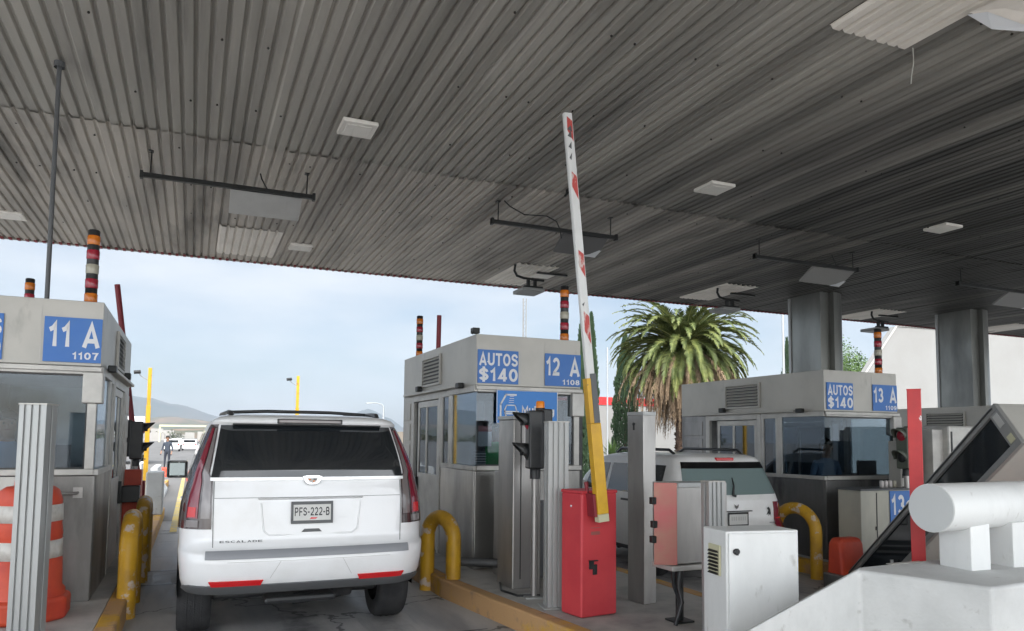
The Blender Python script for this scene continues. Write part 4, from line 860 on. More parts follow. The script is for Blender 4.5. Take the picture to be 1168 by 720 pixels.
MB().box(10.27, 10.95, 7.6, 8.2, .02, 2.04).build('body', 'frame', t, bevel=.03)
MB().box(10.30, 10.33, 7.59, 7.602, .5, 1.95).build('gap', 'black', t)
t = thing('slatted_rack', 'grey slatted metal rack right of the red post', 'rack', (9.9, 7.8, 0))
MB().box(9.55, 9.98, 7.85, 8.05, .02, 1.80).build('body', 'fascia', t, bevel=.006)
m = MB()
for k in range(5): m.box(9.58, 9.90, 7.845, 7.852, .9+k*.18, .96+k*.18)
m.build('slots', 'black', t)
m = MB()
for k in range(4): m.lathe([(.03, 0), (.03, .08), (.024, .10), (0, .10)], (9.22+k*.085, 7.95, 1.125), 10)
for k in range(4):
    single(MB().lathe([(0, 0), (.03, 0), (.03, .08), (.024, .10), (0, .10)], (9.22+k*.085, 7.9, 1.125), 12), 'small_jar', 'clear' if k == 3 else 'paper', (9.22+k*.085, 7.9, 1.125), 'small amber-capped jar, last in the row on the beige cabinet' if k == 3 else 'small white jar in the row on top of the beige cabinet', 'jar', 'small jars on the beige cabinet')
# yellow poles beyond the canopy
t = thing('camera_pole', 'yellow pole with small camera beyond the left booth', 'camera pole', (-1.0, 22, .1), group='yellow camera poles beyond the canopy')
def campole(t, x, y, h, side, flange=True):
    m = MB(); m.box(x-.055, x+.055, y-.055, y+.055, -.1, h*.72); m.box(x-.045, x+.045, y-.045, y+.045, h*.72, h); m.build('pole', 'yellow', t, bevel=.006)
    if flange: MB().prism([(x-.05, y-.08), (x+.30, y-.05), (x+.30, y+.05), (x-.05, y+.08)], .40, .55).build('foot_bracket', 'yellow', t, bevel=.02)
    MB().tube([(x, y, h-.35), (x-.22, y, h-.22), (x-.26, y, h-.15)], .014, 6).build('camera_arm', 'lamppost', t)
    MB().tube([(x-.22, y-.1, h-.12), (x-.38, y-.12, h-.14)], .05, 10).build('camera', 'black', t)
campole(t, -1.10, 22, 3.58, 1)
t = thing('camera_pole', 'yellow pole with small camera behind the white SUV roof', 'camera pole', (3.22, 26, 0), group='yellow camera poles beyond the canopy')
campole(t, 3.22, 26, 3.85, 1, False)

# ------------------------------------------------------------------ vehicles
class Shell:
    K = 1.0
    """car body as stacked rounded plan outlines; levels = (z, y_rear, y_front, half width, rear corner radius, front radius, rear bow)"""
    def __init__(s, levels): s.L = levels
    def at(s, z):
        Lv = s.L
        if z <= Lv[0][0]: return Lv[0]
        for a, b in zip(Lv, Lv[1:]):
            if z <= b[0]:
                t = (z-a[0])/(b[0]-a[0]) if b[0] > a[0] else 1; return tuple(p+(q-p)*t for p, q in zip(a, b))
        return Lv[-1]
    def plan(s, a, z):
        _, yr, yf, W, rc, rf, bow = s.at(z)
        if a <= 1: x = (W-rc)*a; return (x, yr+bow*(x/W)**2)
        yb = yr+bow*((W-rc)/W)**2
        if a <= 2: t = (a-1)*math.pi/2; return (W-rc+rc*math.sin(t), yb+rc-rc*math.cos(t))
        if a <= 3: return (W, yb+rc+(yf-rf-yb-rc)*(a-2))
        if a <= 4: t = (a-3)*math.pi/2; return (W-rf+rf*math.cos(t), yf-rf+rf*math.sin(t))
        return ((W-rf)*(5-a), yf)
    def p(s, a, z, off=0, sg=1):
        x, y = s.plan(abs(a), z)
        q = Vector((x, y, z))
        if off:
            x1, y1 = s.plan(abs(a)+.02, z); x2, y2 = s.plan(max(0, abs(a)-.02), z); z0_ = s.plan(abs(a), z-.01); z1_ = s.plan(abs(a), z+.01)
            du = Vector((x1-x2, y1-y2, 0)); dz = Vector((z1_[0]-z0_[0], z1_[1]-z0_[1], .02)); n = du.cross(dz).normalized()
            q = q+n*off
        return (q.x*sg, q.y, q.z)
    def ax(s, x, z):
        _, yr, yf, W, rc, rf, bow = s.at(z); x = abs(x)
        return x/(W-rc) if x <= W-rc else 1+math.asin(min(1, (x-W+rc)/rc))/(math.pi/2)
    def ay(s, y, z):
        _, yr, yf, W, rc, rf, bow = s.at(z); yb = yr+bow*((W-rc)/W)**2
        return 2+max(0, min(1, (y-yb-rc)/(yf-rf-yb-rc)))
    def body(s, zs):
        A = [i/8 for i in range(8)]+[1+i/7 for i in range(7)]+[2+i/22 for i in range(22)]+[3+i/7 for i in range(7)]+[4+i/6 for i in range(7)]
        ring = [(a, 1) for a in A]+[(a, -1) for a in A[::-1][1:-1]]
        v = []; n = len(ring)
        for z in zs: v += [s.p(a, z, 0, sg) for a, sg in ring]
        f = [(j*n+i, j*n+(i+1) % n, (j+1)*n+(i+1) % n, (j+1)*n+i) for j in range(len(zs)-1) for i in range(n)]
        f += [tuple(range(n))[::-1], tuple(range((len(zs)-1)*n, len(zs)*n))]
        m = MB(); m.add(v, f[:-2], True); m.add(v, f[-2:], False)
        return m
    def patch(s, rows, off=.004, n=12, th=.006, sides=(1,), cross=False):
        """rows = (z, a_left, a_right) ; cross=True spans -a..a over the rear centre line"""
        m = MB()
        for sg in sides:
            v = []
            for z, a, b in rows:
                for i in range(n+1):
                    t = i/n
                    aa = (-b+2*b*t) if cross else a+(b-a)*t
                    v.append(s.p(abs(aa), z, off, sg*(1 if aa >= 0 else -1)))
            k = n+1; f = []
            for j in range(len(rows)-1):
                for i in range(n): f.append((j*k+i, j*k+i+1, (j+1)*k+i+1, (j+1)*k+i))
            m.add(v, f, True)
            # rim back to the body so that the patch has thickness
            border = [(0, i) for i in range(k)]+[(j, n) for j in range(1, len(rows))]+[(len(rows)-1, i) for i in range(n-1, -1, -1)]+[(j, 0) for j in range(len(rows)-2, 0, -1)]
            v2 = []
            for j, i in border:
                z, a, b = rows[j]; t = i/n; aa = (-b+2*b*t) if cross else a+(b-a)*t
                v2 += [s.p(abs(aa), z, off, sg*(1 if aa >= 0 else -1)), s.p(abs(aa), z, -.004, sg*(1 if aa >= 0 else -1))]
            q = len(border); m.add(v2, [(2*i, 2*((i+1) % q), 2*((i+1) % q)+1, 2*i+1) for i in range(q)])
        return m
def wheel(t, x, y, r, w, sg):
    Mx = Matrix.Translation((x, y, r)) @ Matrix.Rotation(R(90)*sg, 4, 'Y')
    m = MB(); m.lathe([(r*.6, -w/2+.01), (r*.80, -w/2), (r*.93, -w/2+.004), (r*.985, -w/2+.03), (r, -w/2+.06), (r, w/2-.06), (r*.985, w/2-.03), (r*.93, w/2-.004), (r*.80, w/2), (r*.6, w/2-.01)], (0,0,0), 40, Mx)
    for q in (-.06, 0, .06): m.lathe([(r+.001, q-.006), (r+.004, q), (r+.001, q+.006)], (0,0,0), 40, Mx)
    o = m.build('wheel', 'tyre', t)
    m = MB(); m.lathe([(r*.62, w/2-.012), (r*.58, w/2-.03), (r*.15, w/2-.05), (0, w/2-.04)], (0,0,0), 24, Mx)
    for k in range(6):
        a = k*math.pi/3; Mk = Mx @ Matrix.Rotation(a, 4, 'Z'); m.box(-.03, .03, .05, r*.58, w/2-.045, w/2-.015, Mk)
    m.build('rim', 'rim', o)
    return o
def arch(t, sh, y, r, W):
    for sg in (1, -1):
        m = MB(); v = []; n = 20
        for i in range(n+1):
            a = math.pi*i/n
            for rr in (.01, r):
                v.append((sg*(W+.004), y-rr*math.cos(a), .38+rr*math.sin(a)*1.02))
        m.add(v, [(2*i, 2*i+1, 2*i+3, 2*i+2) for i in range(n)])
        m.build('wheel_arch', 'blackband', t)

# --- full-size white SUV right ahead
X0, Y0 = .955, 6.40
t = thing('suv', 'large white SUV seen square from behind in the lane right ahead', 'car', (X0, Y0, 0), 0, world=False)
LV = [(.495, .14, 5.0, .94, .32, .35, .05), (.52, .10, 5.12, .97, .34, .4, .06), (.60, .035, 5.16, .99, .36, .42, .06), (.74, .0, 5.18, 1.005, .36, .45, .07), (.82, .01, 5.18, 1.01, .36, .45, .07),
      (.845, .035, 5.17, 1.012, .35, .45, .07), (.86, .10, 5.17, 1.012, .34, .45, .07), (1.05, .115, 5.14, 1.012, .33, .45, .07), (1.20, .125, 5.05, 1.00, .32, .5, .07), (1.28, .135, 4.6, .985, .31, .5, .07), (1.34, .15, 3.95, .965, .30, .4, .07), (1.42, .165, 3.8, .945, .28, .3, .07), (1.50, .180, 3.7, .925, .27, .3, .07), (1.56, .20, 3.6, .908, .265, .28, .07),
      (1.62, .232, 3.5, .89, .26, .25, .07), (1.70, .285, 3.35, .865, .25, .25, .07), (1.78, .345, 3.2, .84, .24, .25, .07), (1.87, .42, 3.0, .81, .23, .25, .07), (1.885, .36, 2.95, .80, .22, .25, .06), (1.92, .37, 2.85, .77, .22, .25, .06), (1.95, .46, 2.6, .72, .22, .25, .05), (1.968, .62, 2.4, .60, .2, .25, .05)]
LV = [(z, yr, yf, W*1.018, rc*.95, rf, bow) for z, yr, yf, W, rc, rf, bow in LV]
S = Shell(LV)
zs = [l[0] for l in LV]; zs = sorted(set(zs+[.66, .95, 1.12, 1.50, 1.70]))
S.body(zs).build('body', 'carwhite', t)
ax = S.ax
# rear glass: dark, slightly wider at the bottom
R_ = []
for z in (1.425, 1.44, 1.46, 1.48, 1.50, 1.52, 1.54, 1.56, 1.58, 1.60, 1.63, 1.66, 1.70, 1.74, 1.78, 1.82, 1.862): R_.append((z, 0, S.ax(.80-.07*(z-1.42)/.44, z)))
S.patch(R_, .006, 30, cross=True).build('rear_window', 'carglass', t)
# tail lamps: tall blades running up the pillars, wrapping the corner
def lamp(rows, mat_, name, off, par): 
    return S.patch(rows, off, 10, sides=(1, -1)).build(name, mat_, par)
def rows(zs_, f): return [(z, *f(z)) for z in zs_]
def lf(z):
    if z < 1.42: return (S.ax(.785, z), 2.02)
    u_ = (z-1.42)/.46; return (S.ax(.815-.07*u_, z), 2.0-.28*u_)
Z_ = [1.015, 1.03, 1.10, 1.20, 1.30, 1.40, 1.46, 1.55, 1.65, 1.75, 1.83, 1.87]
for sg in (1, -1):
    H_ = S.patch(rows(Z_, lf), .008, 12, sides=(sg,)).build('tail_lamp', 'taildark', t)
    fr_ = lambda z, u0, u1: (z, lf(z)[0]+(lf(z)[1]-lf(z)[0])*u0, lf(z)[0]+(lf(z)[1]-lf(z)[0])*u1)
    S.patch([fr_(z, .03, .20) for z in Z_[2:-1]], .012, 5, sides=(sg,)).build('clear_strip', 'tailclear', H_)
    S.patch([fr_(z, .26, .52-.06*(z-1.1)) for z in Z_[2:-1]], .015, 6, sides=(sg,)).build('red_strip', 'tailred', H_)
    S.patch([fr_(z, .24, .50) for z in (1.03, 1.055, 1.085)], .016, 4, sides=(sg,)).build('reverse_light', 'tailclear', H_)
    S.patch([fr_(z, .30, .48) for z in (1.11, 1.15, 1.19)], .018, 4, sides=(sg,)).build('lit_segment', 'brightred', H_)
# chrome bar, crest
S.patch([(z, 0, S.ax(.80, z)) for z in (1.400, 1.405, 1.42, 1.426)], .016, 30, cross=True).build('chrome_strip', 'chromelight', t)
def rearM(x, z, off): q = S.p(ax(x, z), z, off, 1 if x >= 0 else -1); return face_M((x, q[1], z), (1, 0, 0), (0, (S.p(0, z+.05)[1]-S.p(0, z)[1]), .05))
m = MB(); Mf = rearM(0, 1.40, .020)
cr = [(-.085, .035), (-.06, -.02), (-.03, -.038), (.03, -.038), (.06, -.02), (.085, .035), (.05, .045), (-.05, .045)]
m.prism(cr, 0, .014, Mf); E_ = m.build('crest', 'silver', t, bevel=.004)
m = MB(); m.prism([(-.045, .018), (-.03, -.012), (0, -.024), (.03, -.012), (.045, .018)], .014, .017, Mf); m.build('crest_shield', 'boardgrey', E_)
m = MB(); m.prism([(-.04, .012), (-.02, .012), (-.01, .0), (-.03, .0)], .017, .019, Mf); m.prism([(.0, -.002), (.025, -.002), (.018, -.012), (.002, -.018)], .017, .019, Mf); m.build('crest_colour', 'amber', E_)
m = MB(); m.prism([(.005, .013), (.034, .013), (.03, .004), (.005, .004)], .017, .019, Mf); m.build('crest_band', 'plateink', E_)
# tailgate seams and plate recess
def seam(pts, w=.006, off=.0025):
    m = MB()
    for (a, b) in zip(pts, pts[1:]):
        N_ = 14
        for i in range(N_):
            p0 = lerp(a, b, i/N_); p1 = lerp(a, b, (i+1)/N_)
            q = []
            for (x, z) in (p0, p1):
                q.append(Vector(S.p(ax(x, z), z, off, 1 if x >= 0 else -1)))
            d = (q[1]-q[0]); n_ = d.cross(Vector((0, 1, 0))).normalized()*w/2
            m.add([q[0]-n_, q[1]-n_, q[1]+n_, q[0]+n_], [(0,1,2,3)])
    return m
sm_ = seam([(-.775, 1.395), (-.775, 1.10), (-.77, .87)]); sm2 = seam([(.775, 1.395), (.775, 1.10), (.77, .87)])
for v_, f_ in ((sm2.v, sm2.f),): sm_.add(v_, f_)
o2 = seam([(-.77, 1.262), (.77, 1.262)], .004); sm_.add(o2.v, o2.f); sm_.build('tailgate_gap', 'greytrim', t)
rec = [(1.248, .0, .42), (1.235, .0, .418), (1.0, .0, .365), (.975, .0, .34)]
def hseg(x0, x1, z0, z1, off, th=.01):
    m = MB(); v = []
    for z in (z0, z1):
        for i in range(9):
            x = x0+(x1-x0)*i/8; v.append(S.p(ax(x, z), z, off, 1 if x >= 0 else -1))
    m.add(v, [(i, i+1, 9+i+1, 9+i) for i in range(8)], True); return m
# sculpted ledge above and pocket lip below the plate
m = MB()
for i in range(16):
    x0_, x1_ = -.43+.86*i/16, -.43+.86*(i+1)/16
    pa, pb = [Vector(S.p(ax(x, 1.262), 1.262, 0, 1 if x >= 0 else -1)) for x in (x0_, x1_)]
    m.add([pa, pb, pb+Vector((0, -.022, -.006)), pa+Vector((0, -.022, -.006)), pa+Vector((0, .0, -.022)), pb+Vector((0, 0, -.022))], [(0,1,2,3), (3,2,5,4)])
m.build('plate_ledge', 'carwhite', t)
m = MB(); y_ = S.p(0, 1.1)[1]
for a, b in (((-.41, 1.22), (-.385, .99)), ((-.385, .99), (-.34, .955)), ((-.34, .955), (.34, .955)), ((.34, .955), (.385, .99)), ((.385, .99), (.41, 1.22))):
    qa = Vector(S.p(ax(a[0], a[1]), a[1], .001, 1 if a[0] >= 0 else -1)); qb = Vector(S.p(ax(b[0], b[1]), b[1], .001, 1 if b[0] >= 0 else -1)); m.tube([qa, lerp(qa, qb, .5), qb], .007, 6)
m.build('pocket_lip', 'carwhite', t)
m = MB(); Mf = rearM(0, .985, .004); m.prism([(-.085, -.012), (.085, -.012), (.06, .014), (-.06, .014)], 0, .006, Mf); m.build('handle', 'greytrim', t, bevel=.003)
# licence plate
Mp = rearM(0, 1.135, .014)
PL = MB().box(-.165, .165, -.085, .085, 0, .012, Mp).build('licence_plate', 'plate', t, bevel=.003)
m = MB(); m.box(-.172, .172, .066, .092, .006, .017, Mp); m.box(-.172, .172, -.092, -.066, .006, .017, Mp); m.box(-.172, -.154, -.066, .066, .006, .017, Mp); m.box(.154, .172, -.066, .066, .006, .017, Mp); m.build('plate_frame', 'greytrim', PL, bevel=.002)
vs, fs = text_geo('PFS-222-B', .285, .072, stroke=.15); m = MB(); m.add(vs, fs, False, Mp @ Matrix.Translation((-.143, -.028, .0135))); m.build('lettering', 'plateink', PL)
m = MB(); m.prism([(-.02, -.055), (.03, -.055), (.045, -.043), (-.01, -.040)], .0122, .0135, Mp); m.build('plate_emblem', 'brightred', PL)
# model script in small letters, bumper step, reflectors, valance
for k, ch in enumerate('ESCALADE'):
    vs, fs = text_geo(ch, .034, .017, stroke=.16); x_ = -.72+k*.042; m = MB(); m.add(vs, fs, False, rearM(x_, .905, .006)); m.build('lettering', 'greytrim', t)
S.patch([(z, 0, S.ax(.82, z)) for z in (.785, .80, .825, .838)], .020, 30, cross=True).build('bumper_step', 'stepgrey', t)
for sg in (1, -1):
    S.patch([(.573, ax(.40, .575), ax(.77, .575)), (.612, ax(.38, .6), ax(.79, .6))], .014, 10, sides=(sg,)).build('reflector', 'brightred', t)
S.patch([(.497, 0, 1.9), (.53, 0, 1.9), (.56, 0, 1.8), (.572, 0, 1.6)], .012, 34, cross=True).build('lower_valance', 'greytrim', t)
m = MB()
for a, b in (((-.33, .62), (-.25, .76)), ((.33, .62), (.25, .76))): seam([a, b], .004).build('bumper_crease', 'boardgrey', t)
q = seam([(-.66, .76), (.66, .76)], .003); m.add(q.v, q.f); tag(m.build('bumper_line', 'boardgrey', t), None, None)
MB().box(-.35, .25, .25, .5, .36, .42).build('tow_cover', 'black', t, bevel=.03); m = MB(); m.tube([(-.1, .35, .38), (.42, .6, .38)], .05, 10); m.build('muffler', 'tyre', t)
MB().box(-.75, .75, .9, 4.6, .30, .5).build('underbody', 'black', t, bevel=.03)
# spoiler light, roof rails
m = MB(); q = S.p(0, 1.905)
m.box(-.265, .265, q[1]-.012, q[1]+.02, 1.888, 1.918); o = m.build('brake_light', 'tailclear', t, bevel=.006); MB().box(-.28, .28, q[1]-.008, q[1]+.02, 1.882, 1.924).build('brake_light_frame', 'black', o, bevel=.006)
S.patch([(1.872, 0, 1.1), (1.880, 0, 1.1)], .012, 24, cross=True).build('spoiler_lip', 'black', t)
for sg in (1, -1):
    m = MB(); m.tube([(sg*.64, .56, 1.93), (sg*.65, .66, 1.975), (sg*.66, .9, 1.99), (sg*.67, 2.4, 2.01), (sg*.665, 2.6, 1.96)], [.022, .024, .02, .02, .022], 8); m.build('roof_rail', 'black', t)
m = MB(); m.tube([(-.66, 1.15, 1.995), (-.3, 1.15, 2.012), (.3, 1.15, 2.012), (.66, 1.15, 1.995)], .016, 8); m.build('cross_bar', 'black', t)
# side windows, mirrors
for sg in (1, -1):
    for (ya, yb) in ((.95, 1.75), (1.82, 2.75), (2.82, 3.45)):
        S.patch([(z, S.ay(ya-.1*(z-1.4), z), S.ay(min(yb, S.at(z)[2]-.3), z)) for z in (1.40, 1.5, 1.6, 1.7, 1.80)], .004, 6, sides=(sg,)).build('side_window', 'carglass', t)
    m = MB(); m.prism([(0, 0), (.10, -.01), (.225, .02), (.235, .10), (.06, .13), (0, .10)], 0, .21, Matrix.Translation((sg*.99, 3.35, 1.27)) @ Matrix.Diagonal((sg, 1, 1, 1)))
    mi = m.build('mirror', 'carwhite', t, bevel=.03, seg=3)
    m = MB(); m.box(.012, .215, -.018, .0, .015, .195, Matrix.Translation((sg*.99, 3.36, 1.27)) @ Matrix.Diagonal((sg, 1, 1, 1))); m.build('mirror_surround', 'black', mi, bevel=.02)
    m = MB(); m.box(.03, .20, -.024, -.017, .03, .182, Matrix.Translation((sg*.99, 3.36, 1.27)) @ Matrix.Diagonal((sg, 1, 1, 1))); m.build('mirror_glass', 'mirror', mi, bevel=.003)
    S.patch([(z, S.ay(1.9, z), S.ay(2.12, z)) for z in (1.12, 1.145)], .02, 4, sides=(sg,)).build('door_handle', 'silver', t)
    for (yw) in (1.12, 4.12): wheel(t, sg*.885, yw, .405, .285, sg)
for yw in (1.12, 4.12): arch(t, S, yw, .47, 1.028)

# --- second white SUV, lane 13
t = thing('suv', 'second white SUV in the right-hand lane, half hidden by the steel posts', 'car', (6.98, 8.28, -.16), 0, world=False)
LV = [(.35, .20, 4.25, .84, .25, .3, .06), (.48, .02, 4.36, .90, .28, .35, .07), (.60, -.03, 4.40, .92, .28, .35, .08), (.72, -.01, 4.40, .925, .26, .35, .08), (.76, .07, 4.40, .925, .24, .35, .08), (1.0, .10, 4.36, .925, .22, .35, .08), (1.08, .11, 4.1, .92, .22, .35, .08), (1.16, .13, 3.2, .905, .22, .3, .08),
      (1.35, .20, 3.05, .86, .22, .25, .08), (1.55, .28, 2.8, .80, .22, .25, .08), (1.66, .33, 2.65, .765, .22, .25, .08), (1.70, .37, 2.5, .73, .22, .25, .07), (1.735, .50, 2.3, .66, .2, .25, .07), (1.75, .75, 2.1, .52, .2, .25, .05)]
S = Shell(LV); ax = S.ax
S.body(sorted(set([l[0] for l in LV]+[.9, 1.25, 1.45]))).build('body', 'carwhite2', t)
def wa(z): u_ = (z-1.17)/.47; return S.ax(.80-.10*u_, z)
S.patch([(z, 0, wa(z)) for z in (1.185, 1.22, 1.3, 1.4, 1.5, 1.545)], .006, 26, cross=True).build('rear_window', 'paleglass', t)
S.patch([(z, 0, wa(z)) for z in (1.545, 1.60, 1.635)], .007, 26, cross=True).build('window_band', 'blackband', t)
m = MB(); q = S.p(0, 1.675); m.box(-.15, .15, q[1]-.03, q[1]+.03, 1.655, 1.70); m.build('brake_light', 'brightred', t, bevel=.01)
m = MB(); qa = Vector(S.p(0, 1.165, .03)); m.tube([qa, Vector((-.04, qa.y+.0, 1.18)), Vector((.02, S.p(0, 1.30)[1]-.02, 1.31)), Vector((.03, S.p(0, 1.42)[1]-.015, 1.42))], [.022, .018, .01, .006], 6); m.build('rear_wiper', 'black', t)
m = MB(); Mf = face_M((0, S.p(0, 1.03)[1]-.012, 1.03), (1,0,0), (0,0,1)); m.prism([(-.035, .03), (-.03, -.01), (0, -.035), (.03, -.01), (.035, .03), (.012, .012), (-.012, .012)], 0, .01, Mf); m.build('badge', 'silver', t)
m = MB(); m.box(-.22, .27, S.p(0, .965)[1]-.02, S.p(0, .965)[1]+.01, .957, .972); m.build('plate_light_bar', 'greytrim', t, bevel=.004)
Mp = face_M((0, S.p(0, .86)[1]-.02, .86), (1,0,0), (0,0,1))
PL = MB().box(-.165, .165, -.088, .088, 0, .012, Mp).build('licence_plate', 'plate', t, bevel=.003)
m = MB(); m.box(-.172, .172, .068, .094, .006, .016, Mp); m.box(-.172, .172, -.094, -.074, .006, .016, Mp); m.box(-.172, -.158, -.074, .068, .006, .016, Mp); m.box(.158, .172, -.074, .068, .006, .016, Mp); m.build('plate_frame', 'black', PL)
m = MB()
for k in range(7): m.box(-.12+k*.036+(.01 if k > 2 else 0), -.098+k*.036+(.01 if k > 2 else 0), -.02, .035, .0122, .0135, Mp)
m.build('plate_marks', 'boardgrey', PL)
m = MB(); Mf = face_M((.60, S.p(ax(.6, .93), .93)[1]-.006, .93), (1,0,0), (0,0,1))
m.prism([(-.01, .08), (.02, .05), (.03, .0), (.035, -.06), (.02, -.015), (-.01, -.05), (-.005, -.01), (-.05, -.035), (-.02, .01), (-.01, .03), (-.035, .06)], 0, .003, Mf); m.build('black_sticker', 'black', t)
m = MB(); m.box(-.03, .08, 0, .006, 0, .004, face_M((.62, S.p(ax(.6, .78), .78)[1]-.006, .79), (1,0,0), (0,0,1))); m.build('lettering', 'greytrim', t)
for sg in (1, -1):
    H_ = S.patch([(z, 1.0, 1.85) for z in (.72, .85, .98, 1.08)], .012, 8, sides=(sg,)).build('tail_lamp', 'tailred', t)
    S.patch([(z, 1.05, 1.5) for z in (.76, .86)], .017, 6, sides=(sg,)).build('lit_segment', 'brightred', H_)
    m = MB(); m.tube([(sg*.60, .70, 1.745), (sg*.61, .80, 1.80), (sg*.61, 2.1, 1.81), (sg*.60, 2.25, 1.74)], .022, 8); m.build('roof_rail', 'black', t)
    for (ya, yb, z0_) in ((.62, 1.22, 1.22), (1.34, 2.05, 1.16), (2.14, 2.78, 1.16)):
        S.patch([(z, S.ay(ya-.0*(z-1.2), z), S.ay(yb-(.35*(z-1.16) if yb > 2.5 else 0), z)) for z in (z0_, 1.3, 1.4, 1.5, 1.58)], .005, 6, sides=(sg,)).build('side_window', 'carglass', t)
    S.patch([(z, S.ay(1.40, z), S.ay(1.60, z)) for z in (1.03, 1.06)], .02, 4, sides=(sg,)).build('door_handle', 'black', t)
    for yw in (.92, 3.52): wheel(t, sg*.80, yw, .36, .23, sg)
    m = MB(); m.prism([(0, 0), (.17, .01), (.19, .09), (0, .10)], 0, .15, Matrix.Translation((sg*.90, 2.78, 1.12)) @ Matrix.Diagonal((sg, 1, 1, 1))); m.build('mirror', 'carwhite2', t, bevel=.02)
S.patch([(.40, 0, 1.7), (.50, 0, 1.8), (.56, 0, 1.8)], .008, 24, cross=True).build('lower_valance', 'greytrim', t)
for yw in (.92, 3.52): arch(t, S, yw, .44, .921)
MB().box(-.7, .7, .6, 3.9, .25, .45).build('underbody', 'black', t, bevel=.03)

# --- small traffic far down the road
def far_car(x, y, kind, col, label, back=True):
    t = thing('distant_car', label, 'car', (x, y, 0), 0, group='vehicles far down the road', world=False)
    if kind == 'car':
        m = MB(); pr = [(0, .25), (0, .85), (.25, 1.0), (.7, 1.42), (2.2, 1.45), (3.0, 1.0), (4.2, .85), (4.3, .3)]
        m.prism([(y_, z_) for y_, z_ in pr], -.85, .85, Matrix(((0,0,1,0),(1,0,0,0),(0,1,0,0),(0,0,0,1)))); m.build('body', col, t, bevel=.06)
        MB().box(-.68, .68, .26, .56, 1.03, 1.36).build('rear_window', 'carglass', t); zt = .9
    else:
        MB().box(-1.1, 1.1, .0, 4.6, .8, 3.0).build('cargo_box', col, t, bevel=.03); MB().box(-1.0, 1.0, 4.75, 6.3, .5, 2.3).build('cab', 'carwhite2', t, bevel=.1); zt = 1.0
    for sx in (-1, 1):
        MB().box(sx*.7-.1, sx*.7+.1, -.02, .03, .75, .9).build('tail_lamp', 'brightred', t)
        for yy in (.8, 3.3 if kind == 'car' else 5.2): MB().tube([(sx*.80-.1, yy, .33), (sx*.80+.1, yy, .33)], .33, 14).build('wheel', 'tyre', t)
far_car(-2.2, 98, 'car', 'carwhite2', 'white car nearest down the road, left of the SUV mirror')
far_car(-.3, 104, 'car', 'carwhite', 'white car just left of the SUV mirror far down the road')
far_car(-3.9, 52, 'van', 'carwhite2', 'white box truck standing left of the yellow pole foot')
far_car(2.9, 118, 'car', 'boardgrey', 'grey car in the middle distance')
far_car(6.6, 135, 'van', 'carwhite', 'white truck driving behind the SUV mirror')
far_car(-2.6, 150, 'car', 'carwhite', 'small white car under the far gantry, left lane')
far_car(2.2, 190, 'van', 'housewall', 'pale truck beyond the nearest cars under the gantry')

# ------------------------------------------------------------------ beyond the canopy
def jersey(x, y0, y1, label):
    m = MB(); v = []; prof = [(-.3, 0), (-.3, .1), (-.13, .35), (-.09, .85), (.09, .85), (.13, .35), (.3, .1), (.3, 0)]; n = len(prof)
    for y in (y0, y1): v += [(x+p, y, q) for p, q in prof]
    m.add(v, [(j, n+j, n+j+1, j+1) for j in range(n-1)]+[tuple(range(n)), tuple(range(n, 2*n))[::-1]])
    single(m, 'concrete_barrier', 'whiteconc', (x, (y0+y1)/2, 0), label, 'concrete barrier', 'white concrete barriers beyond the plaza', bevel=.02)
jersey(-.98, 24, 27, 'white concrete barrier nearest the yellow camera pole')
jersey(-1.6, 27.5, 30.5, 'white concrete barrier left behind the yellow camera pole')
water_barrier(-1.25, -.55, 36, 36.4, 0, .42, 'small orange-red barrier standing on the road by the worker')

def building(name, label, cat, x0, x1, y0, y1, z0, z1, m='whitewall', group=None, parapet=None, wins=None):
    t = thing(name, label, cat, ((x0+x1)/2, (y0+y1)/2, z0), group=group)
    MB().box(x0, x1, y0, y1, z0, z1).build('wall', m, t)
    if parapet: MB().box(x0-.08, x1+.08, y0-.08, y1+.08, z1, z1+parapet[0]).build('parapet', parapet[1], t)
    if wins:
        for (a, b, c, d) in wins:
            MB().box(a, b, y0-.03, y0-.005, c, d).build('window', 'carglass', t)
    return t
building('white_building', 'long low white building with red roof band behind the palm', 'building', 31, 52, 62, 75, -.5, 5.2, 'whitewall', None, (.75, 'redpost'), [(33, 34.6, 1.5, 3), (46, 48, 1.5, 3)])
t = thing('gable_building', 'large white windowless wall with sloping edge at the right', 'building', (50, 36, -.5))
P = [(36.2, -.5), (36.2, 3.2), (38.0, 5.5), (41.4, 9.3), (75, 9.9), (75, -.5)]
m = MB(); v = [(x, 34, z) for x, z in P]+[(x, 34.5, z) for x, z in P]; n = len(P)
m.add(v, [tuple(range(n))[::-1], tuple(range(n, 2*n))]+[(i, (i+1) % n, n+(i+1) % n, n+i) for i in range(n)]); m.build('wall', 'whitewall', t)
m = MB()
for a, b in zip(P[1:4], P[2:5]): m.tube([(a[0]-.02, 33.98, a[1]+.03), (b[0]-.02, 33.98, b[1]+.03)], .06, 6)
m.build('coping', 'fascia', t)
# low grey wall right of the white SUV
single(MB().box(9.5, 16.5, 45, 45.4, -.1, 2.2), 'boundary_wall', 'housewall2', (10, 45.2, 0), 'low grey boundary wall glimpsed between the white SUV and middle booth', 'wall')

